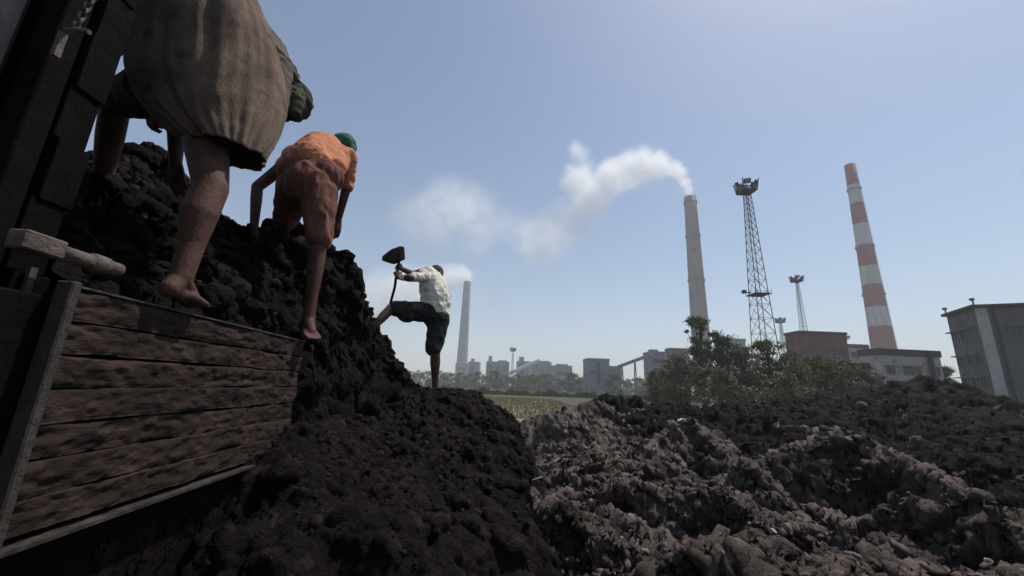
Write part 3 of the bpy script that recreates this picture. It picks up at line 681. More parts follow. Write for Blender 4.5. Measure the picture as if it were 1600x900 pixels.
# ---- person 2: orange shirt, faded red shorts, green headscarf, bending away
an2 = at(482, 500, 2.38); kn2 = at(497, 386, 2.40); hR2 = at(506, 300, 2.45); hL2 = at(462, 298, 2.48); pl2 = at(484, 278, 2.48)
ch2 = at(505, 240, 2.85); nk2 = at(528, 232, 2.95); hd2 = at(538, 229, 3.03)
P2 = limb((an2, .035), (an2.lerp(kn2, .35), .036), (an2.lerp(kn2, .7), .050), (kn2, .050), (kn2.lerp(hR2, .5), .072), (hR2, .092)) + foot(an2, (at(497, 532, 2.36) - at(470, 512, 2.40)) * 1 + Vector((.02, -.10, 0)), k=1.05)
kn2L = at(442, 352, 2.72); an2L = at(428, 440, 2.85)
P2 += limb((an2L, .036), (an2L.lerp(kn2L, .6), .05), (kn2L, .052), (kn2L.lerp(hL2, .5), .074), (hL2, .092)) + foot(an2L, (-.1, .6, .1))
P2 += limb((pl2, .135), (pl2.lerp(ch2, .5), .12), (ch2, .125), (nk2, .06), (hd2, .06))
s2L = at(464, 244, 2.80); e2L = at(402, 292, 2.66); w2L = at(397, 355, 2.58)
P2 += limb((ch2, .06), (s2L, .055), (e2L, .038), (e2L.lerp(w2L, .3), .038), (w2L, .026)) + hand(w2L, at(399, 405, 2.55) - w2L, (-.6, -.8, 0), curl=.8)
s2R = at(543, 246, 2.84); e2R = at(542, 290, 2.92); w2R = at(528, 345, 3.0)
P2 += limb((ch2, .06), (s2R, .052), (e2R, .038), (w2R, .026)) + hand(w2R, at(522, 372, 3.0) - w2R, (.6, -.8, 0), curl=.8)
P2 += head(hd2, Vector((.25, .35, -.9)), Vector((.2, .9, .35)))
pers2 = solid('person', P2, .007, M_skin, None, 4)
tag(pers2, 'person in orange shirt and faded red shorts bending over the coal load', 'person')
S2 = limb((at(486, 254, 2.50), .145), (at(498, 238, 2.68), .145), (at(508, 236, 2.84), .14)) + [('c', at(462, 248, 2.58), .09, s2L, .085), ('c', s2L, .072, s2L.lerp(e2L, .35), .062), ('c', ch2, .10, s2R, .078), ('c', s2R, .070, e2R + Vector((0, 0, -.0)), .055), ('c', at(524, 262, 2.58), .075, at(530, 244, 2.8), .09)]
solid('shirt', S2, .009, M_orange, pers2, 6, (.009, 10))
H2 = [('c', at(484, 284, 2.48), .160, at(484, 292, 2.45), .165), ('c', at(498, 300, 2.44), .118, kn2 + Vector((0, 0, .055)), .078), ('c', at(462, 296, 2.48), .118, at(446, 342, 2.68), .082), ('c', at(462, 272, 2.5), .12, at(508, 276, 2.48), .12)]
solid('shorts', H2, .009, M_pink, pers2, 6, (.011, 9, (1.4, 1.4, .6)))
solid('headscarf', [('e', hd2, (.098, .11, .115), None), ('c', at(528, 218, 2.96), .05, at(540, 222, 2.94), .055), ('c', at(548, 232, 3.0), .04, at(551, 250, 3.0), .026)], .008, M_green, pers2, 4, (.008, 14))

# ---- person 3: cream shirt, one foot up on the coal, swinging a hoe
Y3 = 4.6
an3 = at(680, 606, Y3); kn3 = at(680, 553, Y3 - .05); hS = at(686, 497, Y3); hF = at(668, 489, Y3 - .08); pl3 = at(679, 489, Y3)
knF = at(612, 481, 4.36); anF = at(580, 514, 4.19)
ch3 = at(674, 444, 4.62); nk3 = at(676, 428, 4.69); hd3 = at(681, 428, 4.81)
P3 = limb((an3, .036), (an3.lerp(kn3, .4), .042), (an3.lerp(kn3, .72), .058), (kn3, .056), (kn3.lerp(hS, .5), .078), (hS, .09)) + foot(an3, (-.25, -.5, -.55), k=1.0)
P3 += limb((anF, .036), (anF.lerp(knF, .6), .052), (knF, .054), (knF.lerp(hF, .5), .074), (hF, .09)) + foot(anF, (-.8, .1, -.2))
P3 += limb((pl3, .13), (pl3.lerp(ch3, .5), .125), (ch3, .14), (nk3, .065), (hd3, .06))
s3N = at(662, 430, 4.46); e3N = at(640, 434, 4.25); w3N = at(622, 433, 4.27)
s3F = at(670, 424, 4.74); e3F = at(645, 428, 4.72); w3F = at(623, 418, 4.51)
P3 += limb((ch3, .07), (s3N, .058), (e3N, .040), (w3N, .027)) + limb((ch3, .07), (s3F, .058), (e3F, .040), (w3F, .027))
hA = at(610, 474, 4.25); hB = at(620, 425, 4.32); hC = at(626, 392, 4.39)
P3 += hand(w3N, hB + Vector((-.02, 0, .03)) - w3N, (0, -1, .2), k=.95, curl=1.5) + hand(w3F, hB.lerp(hC, .45) - w3F, (0, -1, .5), k=.95, curl=1.5)
P3 += head(hd3, Vector((-.7, .1, -.6)), Vector((-.3, .6, .7)))
pers3 = solid('person', P3, .0075, M_skin2, None, 4)
tag(pers3, 'person in cream shirt and black shorts raising a hoe, one foot up on the coal', 'person')
S3 = limb((at(679, 484, Y3), .155), (at(679, 462, Y3), .165), (at(675, 444, 4.62), .16), (at(672, 432, 4.62), .11)) + [('c', s3N, .074, s3N.lerp(e3N, .75), .052), ('c', s3F, .07, s3F.lerp(e3F, .85), .048), ('c', s3N.lerp(e3N, .75), .052, e3N.lerp(w3N, .65), .040), ('c', at(690, 490, Y3), .10, at(692, 470, Y3), .09), ('c', at(696, 466, Y3), .05, at(703, 462, Y3 + .02), .02)]
solid('shirt', S3, .009, M_cream, pers3, 5, (.012, 9))
H3 = [('c', at(676, 489, Y3), .145, at(684, 500, Y3), .14), ('c', hS, .125, kn3 + Vector((-.02, 0, .07)), .098), ('c', hF, .125, hF.lerp(knF, .86), .090), ('c', at(640, 492, 4.43), .085, at(632, 494, 4.41), .07)]
solid('shorts', H3, .009, M_dshort, pers3, 5, (.010, 9))
solid('hair', [('e', hd3 + Vector((0, .005, .018)), (.093, .1, .1), None)], .008, M_hair, pers3, 3, (.005, 25))
hoe = empty('hoe', hA); tag(hoe, 'black hoe with curved handle raised by the person in cream shirt', 'hoe')
b = MB(); b.tube([hA, hA.lerp(hB, .5) + Vector((.012, 0, 0)), hB, hB.lerp(hC, .6) + Vector((.005, 0, 0)), hC], [.014, .015, .016, .016, .017], 10); b.build('handle', M_black, hoe, True)
b = MB(); c1 = [at(626, 384, 4.39), at(627, 404, 4.36), at(610, 412, 4.27), at(596, 407, 4.20), at(597, 400, 4.20), at(611, 389, 4.29)]
v1 = [b.bm.verts.new(p) for p in c1]; off_ = Vector((.03, .10, .02)); v2 = [b.bm.verts.new(p + off_ * (.25 if i in (3, 4) else .8)) for i, p in enumerate(c1)]
b.bm.faces.new(v1); b.bm.faces.new(v2[::-1])
for i in range(6): b.bm.faces.new((v1[i], v2[i], v2[(i + 1) % 6], v1[(i + 1) % 6]))
b.build('blade', M_black, hoe, bevel=.004)
# shovel left lying on the coal crest
sh = empty('shovel', at(512, 398, 3.0)); tag(sh, 'black shovel lying on the coal crest behind the orange shirted person, loop grip showing', 'shovel')
b = MB(); b.tube([at(440, 398, 2.98), at(500, 395, 2.94), at(531, 396, 2.92)], .013, 8); b.build('shaft', M_black, sh, True)
b = MB(); b.tube([at(*p, 2.92) for p in ((530, 395), (540, 394), (549, 396), (554, 400), (552, 404), (545, 405), (536, 401))], .010, 8, closed=True); b.build('grip', M_black, sh, True)

# ================================================================== far plant
M_conc = mat('sooty_concrete', (.20, .175, .155), (.27, .24, .215), rough=.9, scale=.12, bump=.3, bscale=2, c3=(.15, .13, .12), s3=.3, stretch=(1, 1, .35))
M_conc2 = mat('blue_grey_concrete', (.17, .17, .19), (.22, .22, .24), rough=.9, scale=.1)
M_bldg = mat('stained_render', (.10, .094, .096), (.165, .152, .15), rough=.9, scale=.7, bump=.3, bscale=5, c3=(.10, .095, .10), s3=.9, stretch=(1, 1, .5))
M_bldw = mat('pale_render', (.34, .32, .30), (.45, .42, .40), rough=.9, scale=.6, bump=.2, bscale=5, c3=(.24, .21, .20), s3=.8)
M_brick = mat('red_brick_wall', (.15, .068, .055), (.20, .10, .08), rough=.9, scale=.6, bump=.3, bscale=6)
M_brown = mat('brown_parapet', (.075, .048, .045), (.11, .075, .07), rough=.9, scale=2)
M_pane = mat('dark_glass', (.015, .016, .02), (.03, .03, .035), rough=.25, scale=3, spec=.5)
M_frame = mat('window_frame', (.16, .15, .15), (.2, .19, .19), rough=.7, scale=5)
M_tin = mat('grey_tin_roof', (.22, .24, .27), (.30, .32, .35), rough=.5, scale=1, metal=.2)
M_mast = mat('mast_steel', (.035, .035, .05), (.06, .06, .08), rough=.6, scale=2)
M_lamp = mat('floodlight_housing', (.03, .03, .035), (.05, .05, .055), rough=.5, scale=2)
M_lampg = mat('lamp_glass', (.12, .12, .13), (.2, .2, .21), rough=.2, scale=2)
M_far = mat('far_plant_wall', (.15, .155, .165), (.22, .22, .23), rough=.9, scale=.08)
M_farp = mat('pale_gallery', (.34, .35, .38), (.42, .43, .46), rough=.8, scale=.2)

def banded(name, zs, cols):
    m = bpy.data.materials.new(name); m.use_nodes = True; n = m.node_tree.nodes; l = m.node_tree.links; b = n['Principled BSDF']; b.inputs['Roughness'].default_value = .85
    tc = n.new('ShaderNodeTexCoord'); sx = n.new('ShaderNodeSeparateXYZ'); l.new(tc.outputs['Object'], sx.inputs[0])
    mr = n.new('ShaderNodeMapRange'); mr.inputs['From Min'].default_value = 0; mr.inputs['From Max'].default_value = zs[-1]; l.new(sx.outputs[2], mr.inputs[0])
    cr = n.new('ShaderNodeValToRGB'); cr.color_ramp.interpolation = 'CONSTANT'
    while len(cr.color_ramp.elements) < len(cols): cr.color_ramp.elements.new(.5)
    for e, z, c in zip(cr.color_ramp.elements, zs, cols): e.position = z / zs[-1]; e.color = (*c, 1)
    l.new(mr.outputs[0], cr.inputs[0])
    nz = n.new('ShaderNodeTexNoise'); nz.inputs['Scale'].default_value = .25; nz.inputs['Detail'].default_value = 8
    mp = n.new('ShaderNodeMapping'); mp.inputs['Scale'].default_value = (2, 2, .3); l.new(tc.outputs['Object'], mp.inputs[0]); l.new(mp.outputs[0], nz.inputs['Vector'])
    r2 = n.new('ShaderNodeMapRange'); r2.inputs['To Min'].default_value = .35; r2.inputs['To Max'].default_value = 1.45; l.new(nz.outputs[0], r2.inputs[0])
    mx = n.new('ShaderNodeMix'); mx.data_type = 'RGBA'; mx.blend_type = 'MULTIPLY'; mx.inputs[0].default_value = 1; l.new(cr.outputs[0], mx.inputs[6]); l.new(r2.outputs[0], mx.inputs[7]); l.new(mx.outputs[2], b.inputs['Base Color'])
    return m

def chimney(name, pxb, pyb, pyt, pxt, Y, wb, wt, m, label, rings, cap=True):
    c = at((pxb), pyb, Y); t = at(pxt, pyt, Y); x = (c.x + t.x) / 2; zt_ = t.z
    root = empty(name, (x, Y, 0)); tag(root, label, 'chimney')
    kb = Y / FPX / math.sqrt(1 + (x / Y) ** 2); rb = wb * kb / 2 * 1.02; rt = wt * kb / 2 * 1.02
    b = MB(); prof = [(0, rb * 1.05)] + [(zt_ * k / 12, rb * 1.05 + (rt - rb * 1.05) * k / 12) for k in range(1, 13)] + [(zt_, rt * .8), (zt_ - 3, rt * .78)]
    o = b.lathe((0, 0, 0), prof, 48).build('shaft', m, None, True); o.parent = root
    for fr in rings:
        r = rb * 1.05 + (rt - rb * 1.05) * fr; b = MB(); b.lathe((0, 0, zt_ * fr), [(0, r * .99), (0, r + .55), (.25, r + .55), (.25, r * .99)], 40)
        for k in range(20):
            a = 2 * math.pi * k / 20; b.bar((math.cos(a) * (r + .5), math.sin(a) * (r + .5), zt_ * fr), (math.cos(a) * (r + .5), math.sin(a) * (r + .5), zt_ * fr + 1.2), .08)
        b.tube([(math.cos(2 * math.pi * k / 24) * (r + .5), math.sin(2 * math.pi * k / 24) * (r + .5), zt_ * fr + 1.2) for k in range(24)], .05, 5, closed=True)
        g = b.build('gallery', M_conc2, None); g.parent = root
    b = MB(); a = math.radians(-60)
    for sgn in (-.25, .25):
        b.bar((math.cos(a) * (rb * 1.05 + .15) + sgn, math.sin(a) * (rb * 1.05 + .15), 0), (math.cos(a) * (rt + .15) + sgn, math.sin(a) * (rt + .15), zt_), .08)
    g = b.build('ladder', M_mast, None); g.parent = root
    return x, zt_, rt
cx2, cz2, cr2 = chimney('chimney', 1096, 530, 308, 1077, 240, 31, 21, M_conc, 'tall grey concrete chimney trailing white smoke behind the green tree', (.35, .55, .78, .965))
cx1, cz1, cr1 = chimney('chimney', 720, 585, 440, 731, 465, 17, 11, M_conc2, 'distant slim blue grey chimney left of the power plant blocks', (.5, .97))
red = (.25, .048, .045); wht = (.50, .46, .45)
zc = at(1326, 258, 200).z
ys = [545, 512, 480, 446, 418, 385, 352, 320, 290, 258]; zs = [0] + [at(1326 + (y_ - 258) * .195, y_, 200).z for y_ in ys[1:]]
chimney('chimney', 1383, 546, 258, 1325.5, 200, 45, 20, banded('red_white_bands', zs, [red, wht] * 4 + [red]), 'tall chimney painted in red and white bands on the right', (.88, .42, .62))
# ragged brick rim on the striped chimney
def smoke_mat(name, puffs, dens, nscale, warp):
    m = bpy.data.materials.new(name); m.use_nodes = True; nt = m.node_tree; n = nt.nodes; l = nt.links; n.clear()
    out = n.new('ShaderNodeOutputMaterial'); pv = n.new('ShaderNodeVolumePrincipled'); l.new(pv.outputs[0], out.inputs['Volume'])
    pv.inputs['Color'].default_value = (1, 1, 1, 1); pv.inputs['Anisotropy'].default_value = .3
    tc = n.new('ShaderNodeTexCoord'); p = tc.outputs['Object']
    nz = n.new('ShaderNodeTexNoise'); nz.inputs['Scale'].default_value = nscale; nz.inputs['Detail'].default_value = 3.5; l.new(p, nz.inputs['Vector'])
    sb = n.new('ShaderNodeVectorMath'); sb.operation = 'SUBTRACT'; l.new(nz.outputs['Color'], sb.inputs[0]); sb.inputs[1].default_value = (.5, .5, .5)
    scl = n.new('ShaderNodeVectorMath'); scl.operation = 'SCALE'; scl.inputs['Scale'].default_value = warp; l.new(sb.outputs[0], scl.inputs[0])
    ln = n.new('ShaderNodeVectorMath'); ln.operation = 'LENGTH'; l.new(p, ln.inputs[0]); gr = n.new('ShaderNodeMapRange'); gr.inputs['From Max'].default_value = warp * 3.5; gr.inputs['To Min'].default_value = warp * .08; gr.inputs['To Max'].default_value = warp
    l.new(ln.outputs['Value'], gr.inputs['Value']); l.new(gr.outputs[0], scl.inputs['Scale'])
    ad = n.new('ShaderNodeVectorMath'); ad.operation = 'ADD'; l.new(p, ad.inputs[0]); l.new(scl.outputs[0], ad.inputs[1]); q = ad.outputs[0]
    acc = None
    for c, r, dd in puffs:
        ds = n.new('ShaderNodeVectorMath'); ds.operation = 'DISTANCE'; l.new(q, ds.inputs[0]); ds.inputs[1].default_value = c
        mr = n.new('ShaderNodeMapRange'); mr.interpolation_type = 'SMOOTHSTEP'; mr.inputs['From Min'].default_value = r; mr.inputs['From Max'].default_value = r * .25
        mr.inputs['To Min'].default_value = 0; mr.inputs['To Max'].default_value = dd; l.new(ds.outputs['Value'], mr.inputs['Value'])
        if acc is None: acc = mr.outputs[0]
        else:
            mm = n.new('ShaderNodeMath'); mm.operation = 'MAXIMUM'; l.new(acc, mm.inputs[0]); l.new(mr.outputs[0], mm.inputs[1]); acc = mm.outputs[0]
    n2 = n.new('ShaderNodeTexNoise'); n2.inputs['Scale'].default_value = nscale * 1.9; n2.inputs['Detail'].default_value = 4; l.new(p, n2.inputs['Vector'])
    m2 = n.new('ShaderNodeMapRange'); m2.inputs['From Min'].default_value = .36; m2.inputs['From Max'].default_value = .62; m2.inputs['To Min'].default_value = .25; m2.inputs['To Max'].default_value = 1.2; l.new(n2.outputs[0], m2.inputs[0])
    mu = n.new('ShaderNodeMath'); mu.operation = 'MULTIPLY'; l.new(acc, mu.inputs[0]); l.new(m2.outputs[0], mu.inputs[1])
    mv = n.new('ShaderNodeMath'); mv.operation = 'MULTIPLY'; l.new(mu.outputs[0], mv.inputs[0]); mv.inputs[1].default_value = dens; l.new(mv.outputs[0], pv.inputs['Density'])
    return m
def plume(name, pts, Y, dens, nscale, warp, label, m_=None):
    k = Y / FPX * 1.03; O = at(pts[0][0], pts[0][1], Y); puffs = []
    for i, (px, py, r, dd) in enumerate(pts):
        c = at(px, py, Y + 6 * math.sin(i * 1.7)) - O; puffs.append((tuple(c), r * k * 1.25, dd))
    bm = bmesh.new()
    for c, r, dd in puffs: bmesh.ops.create_icosphere(bm, subdivisions=2, radius=r * 1.12 + warp * .3, matrix=Matrix.Translation(c))
    me = bpy.data.meshes.new(name); bm.to_mesh(me); bm.free()
    o = bpy.data.objects.new('tmp', me); COL.objects.link(o); rm = o.modifiers.new('r', 'REMESH'); rm.mode = 'VOXEL'; rm.voxel_size = 3 * Y / 240
    me2 = bpy.data.meshes.new_from_object(o.evaluated_get(bpy.context.evaluated_depsgraph_get())); bpy.data.objects.remove(o); me2.materials.clear(); me2.name = name
    o = link_mesh(name, me2, smoke_mat(name + '_volume', puffs, dens, nscale, warp)); o.location = O
    tag(o, label, 'smoke', kind='stuff'); return o
plume('smoke', [(1077, 305, 6, 2.2), (1075, 296, 8, 2.0), (1071, 286, 11, 1.8), (1062, 272, 14, 1.4), (1048, 262, 18, 1.2), (1030, 258, 24, 1.1), (1008, 256, 29, 1.0), (985, 266, 31, .9), (962, 276, 32, .75), (940, 292, 32, .7), (918, 308, 34, .6), (903, 278, 32, .55), (902, 238, 20, .5), (926, 325, 26, .6),
                (890, 340, 36, .34), (862, 365, 42, .28), (832, 375, 40, .22), (845, 395, 28, .2), (800, 355, 34, .07), (768, 350, 38, .10), (735, 330, 48, .17), (705, 325, 54, .18), (680, 345, 50, .15), (650, 338, 44, .10), (745, 370, 38, .12)],
      240, .17, .055, 13, 'long white smoke plume drifting left from the grey concrete chimney')
plume('smoke', [(729, 432, 11, 1.6), (718, 429, 17, 1.4), (704, 434, 21, 1.1), (686, 440, 26, .8), (664, 448, 32, .6), (640, 455, 38, .5), (612, 462, 44, .4), (585, 475, 46, .3)], 465, .11, .035, 18, 'pale smoke from the distant slim chimney drifting behind the person in cream')

# ---- floodlight masts
def mast(pxb, pyb, pxt, pyt, Y, hpx, wb, wt, label, plat=True, head_w=37, head_h=26, nseg=14, tr=.05):
    c = at(pxb, pyb, Y); t = at(pxt, pyt, Y); x = (c.x + t.x) / 2; H = t.z; k = Y / FPX / math.sqrt(1 + (x / Y) ** 2)
    root = empty('floodlight_mast', (x, Y, 0)); tag(root, label, 'light mast', 'floodlight masts')
    slope = (wt - wb) / (pyb - pyt); wg = wb * k + (0) ; wtp = wt * k
    zb_ = c.z; wg = wtp + (wb * k - wtp) * (H) / max(H - zb_, 1)
    b = MB()
    def W(z): return (wg + (wtp - wg) * z / H) / 2
    lev = [0]
    while lev[-1] < H - .8: lev.append(lev[-1] + max(.9, W(lev[-1]) * 2.0))
    lev[-1] = H
    cor = lambda z: [Vector((sx * W(z), sy * W(z), z)) for sx, sy in ((-1, -1), (1, -1), (1, 1), (-1, 1))]
    for z0, z1 in zip(lev, lev[1:]):
        A_ = cor(z0); B_ = cor(z1)
        for i in range(4):
            b.bar(A_[i], B_[i], tr * 1.8); b.bar(A_[i], B_[(i + 1) % 4], tr); b.bar(B_[i], A_[(i + 1) % 4], tr) if i % 2 == 0 else None; b.bar(B_[i], B_[(i + 1) % 4], tr)
    g = b.build('lattice', M_mast, None); g.parent = root
    hw = head_w * k / 2; hh = head_h * k
    b = MB(); z0 = H - .1
    b.box((-hw * .8, -hw * .8, z0), (hw * .8, hw * .8, z0 + hh * .12))
    for sx, sy in ((-1, -1), (1, -1), (1, 1), (-1, 1)): b.bar((sx * hw * .8, sy * hw * .8, z0), (sx * hw, sy * hw, z0 + hh), tr * 2.2)
    for zf in (.35, .6):
        q = hw * (.8 + .2 * zf)
        for i, (p, r) in enumerate((((-q, -q), (q, -q)), ((q, -q), (q, q)), ((q, q), (-q, q)), ((-q, q), (-q, -q)))): b.bar((*p, z0 + hh * zf), (*r, z0 + hh * zf), tr * 2)
    b.bar((0, 0, z0), (0, 0, z0 + hh * .8), tr * 2)
    g = b.build('head_platform', M_mast, None); g.parent = root
    for i in range(8):
        a = 2 * math.pi * (i + .5) / 8; dx, dy = math.cos(a), math.sin(a); c_ = Vector((dx * hw * .95, dy * hw * .95, z0 + hh * (.32 + .42 * (i % 2)))); s_ = hh * .25
        tdir = Vector((-dy, dx, 0)); n_ = Vector((dx, dy, -.5)).normalized(); v_ = n_.cross(tdir)
        b = MB(); b.obox(c_ - tdir * s_ - v_ * s_ * .8 - n_ * s_ * .4, tdir * s_ * 2, n_ * s_ * .9, v_ * s_ * 1.6); fl = b.build('floodlight', M_lamp, None); fl.parent = root
        b = MB(); b.obox(c_ - tdir * s_ * .85 - v_ * s_ * .65 + n_ * (s_ * .5 + .01), tdir * s_ * 1.7, n_ * .03, v_ * s_ * 1.3); lg = b.build('lamp_glass', M_lampg, None); lg.parent = fl
    if plat:
        for pz in plat:
            zp = at((pxb + pxt) / 2, pz, Y).z; b = MB(); q = W(zp) + .25; b.box((-q, -q, zp), (q, q, zp + .14))
            for sx, sy in ((-1, -1), (1, -1), (1, 1), (-1, 1)): b.bar((sx * q, sy * q, zp), (sx * q, sy * q, zp + .7), tr)
            b.bar((-q - .9, 0, zp + .35), (-q, 0, zp + .3), .12) if pz == plat[0] else None
            if pz == plat[0]: b.box((-q - 1.15, -.25, zp + .2), (-q - .7, .25, zp + .65))
            g = b.build('rest_platform', M_mast, None); g.parent = root
    return root
mast(1194, 528, 1166, 300, 55, 0, 29, 9, 'tallest lattice floodlight mast, nearest, standing above the green bushes', (461,), 33, 25, tr=.042)
mast(1256, 517, 1245, 440, 98, 0, 9, 3.5, 'slim floodlight mast rising behind the red brick building', False, 19, 13, tr=.035)
mast(1222, 530, 1220, 504, 150, 0, 5, 3, 'small far floodlight mast just right of the tallest mast', False, 14, 10, tr=.05)
mast(801, 575, 801, 549, 330, 0, 3, 1.6, 'tiny far floodlight mast above the power plant blocks on the left', False, 8, 6, tr=.12)

# ---- buildings
def prism_box(name, root, m, o, ex, ey, h, z=0):
    b = MB(); b.obox((o[0], o[1], z), ex, ey, (0, 0, h)); return b.build(name, m, root)
def wall_window(root, o, ex, nrm, u, z, w_, h, shade=True):
    e = ex.normalized(); c = Vector((o[0], o[1], 0)) + e * u; c.z = z
    b = MB(); t = .09
    for a0, a1, z0, z1 in ((-w_ / 2 - t, w_ / 2 + t, h / 2, h / 2 + t), (-w_ / 2 - t, w_ / 2 + t, -h / 2 - t, -h / 2), (-w_ / 2 - t, -w_ / 2, -h / 2, h / 2), (w_ / 2, w_ / 2 + t, -h / 2, h / 2), (-.03, .03, -h / 2, h / 2)):
        b.obox(c + e * a0 + Vector((0, 0, z0)) + nrm * .003, e * (a1 - a0), nrm * .10, Vector((0, 0, z1 - z0)))
    if shade: b.obox(c - e * (w_ / 2 + .2) + Vector((0, 0, h / 2 + t)) + nrm * .003, e * (w_ + .4), nrm * .55, Vector((0, 0, .1)))
    f = b.build('window', M_frame, root)
    b = MB(); b.obox(c - e * w_ / 2 - Vector((0, 0, h / 2)) + nrm * .003, e * w_, nrm * .03, Vector((0, 0, h))); b.build('pane', M_pane, f)
def building(roofpts, H, m, label, name='building'):
    pass
# large stained building at the right edge
cB = at(1521, 476, 42); zH = cB.z; p1 = at_z(1478, 490, zH); p2d = at_z(1600, 472, zH)
e1 = Vector((p1.x - cB.x, p1.y - cB.y, 0)); e2 = Vector((e1.y, -e1.x, 0)).normalized()
if e2.x < 0: e2 = -e2
L1 = e1.length; n1 = -e2; e1n = e1.normalized(); n2 = -e1n
rb = empty('building', (cB.x, cB.y, 0)); tag(rb, 'stained grey three storey building at the right edge with small dark windows', 'building')
prism_box('wall', rb, M_bldg, (cB.x, cB.y), e2 * 16, e1, zH - .35)
b = MB(); b.obox(Vector((cB.x, cB.y, zH - .35)) + n1 * .35 + n2 * .35, e2 * 16.6, e1n * (L1 + .7), (0, 0, .3)); b.build('roof', M_brown, rb)
b = MB(); b.obox(Vector((cB.x, cB.y, 0)) + n2 * .12 - e2 * .02, e2 * .9, e1n * .12, (0, 0, zH - .4)); b.build('corner_pilaster', M_bldw, rb)
b = MB(); b.tube([Vector((cB.x, cB.y, 0)) + e2 * 1.35 + n2 * .15, Vector((cB.x, cB.y, zH - .4)) + e2 * 1.35 + n2 * .15], .10, 8); b.build('drainpipe', M_mast, rb)
for uu, zz_ in ((0.0, zH), (L1, zH)):
    c_ = Vector((cB.x, cB.y, 0)) + e1n * uu; b = MB(); b.bar((c_.x, c_.y, zH - .1), (c_.x, c_.y, zH + .55), .10); b.box((c_.x - .22, c_.y - .12, zH + .45), (c_.x + .12, c_.y + .12, zH + .7)); b.build('roof_vent', M_mast, rb)
for u_w, w_w in ((1.2, .9), (3.0, .8), (4.7, .9)):
    for z_w in (9.1, 6.3, 3.9): wall_window(rb, cB, e1, n1, u_w, z_w, w_w, 1.1)
for u_w, z_w, w_w in ((3.1, 9.2, 1.9), (7.0, 9.2, 1.9), (11.5, 9.2, 1.9), (5.6, 7.7, 1.4), (3.9, 4.2, 2.2), (8.0, 4.2, 2.2), (12.4, 4.2, 2.2)): wall_window(rb, cB, e2, n2, u_w, z_w, w_w, .95)
# low pale building in front of the striped chimney
def front_building(px0, px1, pyt, Y, depth, mw, label, par=None, wins=(), name='building', extra=None, rot=0, cat='building'):
    a = at(px0, pyt, Y); b_ = at(px1, pyt, Y); H = (a.z + b_.z) / 2; root = empty(name, (a.x, Y, 0)); tag(root, label, cat)
    ex = Vector((b_.x - a.x, rot, 0)); n_ = Vector((ex.y, -ex.x, 0)).normalized(); ey = -n_ * depth
    ph = par[1] if par else .3
    prism_box('wall', root, mw, (a.x, a.y), ex, ey, H - ph)
    b = MB(); en = ex.normalized(); b.obox(Vector((a.x, a.y, H - ph)) - en * .15 + n_ * .15, ex + en * .3, ey - n_ * .3, (0, 0, ph)); b.build('roof', par[0] if par else mw, root)
    for u, z, w_, h in wins: wall_window(root, a, ex, n_, u * ex.length, z * H, w_, h, Y < 90)
    return root, a, ex, n_, H
r_, a_, ex_, nn_, H_ = front_building(1372, 1473, 546, 56, 3, M_bldw, 'low pale building with dark windows in front of the striped chimney', (M_brown, .9), ((.14, .66, 1.1, .95), (.33, .40, 1.1, .9), (.49, .66, 2.3, 1.0), (.88, .66, .95, 1.0), (.6, .34, 1.6, .9)), rot=.6) 
b = MB(); b.tube([a_ + ex_ * .80 + nn_ * .3 - Vector((0, 0, a_.z)), a_ + ex_ * .80 + nn_ * .3], .28, 8); b.build('drainpipe', M_mast, r_)
front_building(1248, 1321, 518, 75, 4, M_brick, 'red brick building with flat roof rising behind the bushes', (M_brown, .5), ((.2, .72, 1.4, 1.2), (.5, .72, 1.4, 1.2), (.8, .72, 1.4, 1.2), (.3, .5, 1.4, 1.2), (.7, .5, 1.4, 1.2)))
r_, a_, ex_, nn_, H_ = front_building(1323, 1362, 538, 88, 9.2, M_bldw, 'pale shed with sloping tin roof between brick building and striped chimney', (M_bldg, .8), ((.35, .82, 2.4, 1.0),), rot=1)
b = MB(); b.hexa([(a_.x, a_.y, H_), (a_.x + 5.2, a_.y, H_), (a_.x + 5.2, a_.y + 9, H_), (a_.x, a_.y + 9, H_), (a_.x, a_.y + 5, H_ + 1.9), (a_.x + 4.6, a_.y + 5, H_ + 1.9), (a_.x + 4.6, a_.y + 9, H_ + 1.9), (a_.x, a_.y + 9, H_ + 1.9)]); b.build('tin_roof', M_tin, r_)
b = MB(); b.box((a_.x + 3.6, a_.y + 4, H_ + 1.9), (a_.x + 4.5, a_.y + 5.2, H_ + 2.5)); b.build('roof_vent', M_tin, r_)
front_building(1143, 1164, 529, 130, 10, M_tin, 'small grey tin shed glimpsed left of the tallest mast', (M_tin, 1), ())
def plant_block(px0, px1, pyt, Y, depth, m, label, bands=(), tops=(), wgrid=None):
    r_, a, ex, n_, H = front_building(px0, px1, pyt, Y, depth, m, label, (m, H_ * .0 + .8), (), 'plant_building')
    W_ = ex.length; en = ex.normalized()
    for u0_, u1_, z0, z1 in bands:
        b = MB(); b.obox(a + en * (W_ * u0_) + n_ * .02 + Vector((0, 0, z0 * H - a.z)), en * W_ * (u1_ - u0_), n_ * .4, (0, 0, (z1 - z0) * H)); b.build('opening', M_pane, r_)
    for u0_, u1_, h in tops:
        b = MB(); b.obox(a + en * W_ * u0_ - n_ * depth * .5 + Vector((0, 0, H - a.z + .003)), en * W_ * (u1_ - u0_), n_ * depth * .35, (0, 0, h)); b.build('roof_tower', m, r_)
    return r_, a, ex, n_, H
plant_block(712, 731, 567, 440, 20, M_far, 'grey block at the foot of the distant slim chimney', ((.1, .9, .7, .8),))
plant_block(732, 749, 565, 380, 20, M_far, 'narrow grey plant block just right of the slim chimney', ((.1, .5, .5, .8), (.6, .9, .3, .6)), ((.2, .5, 3),))
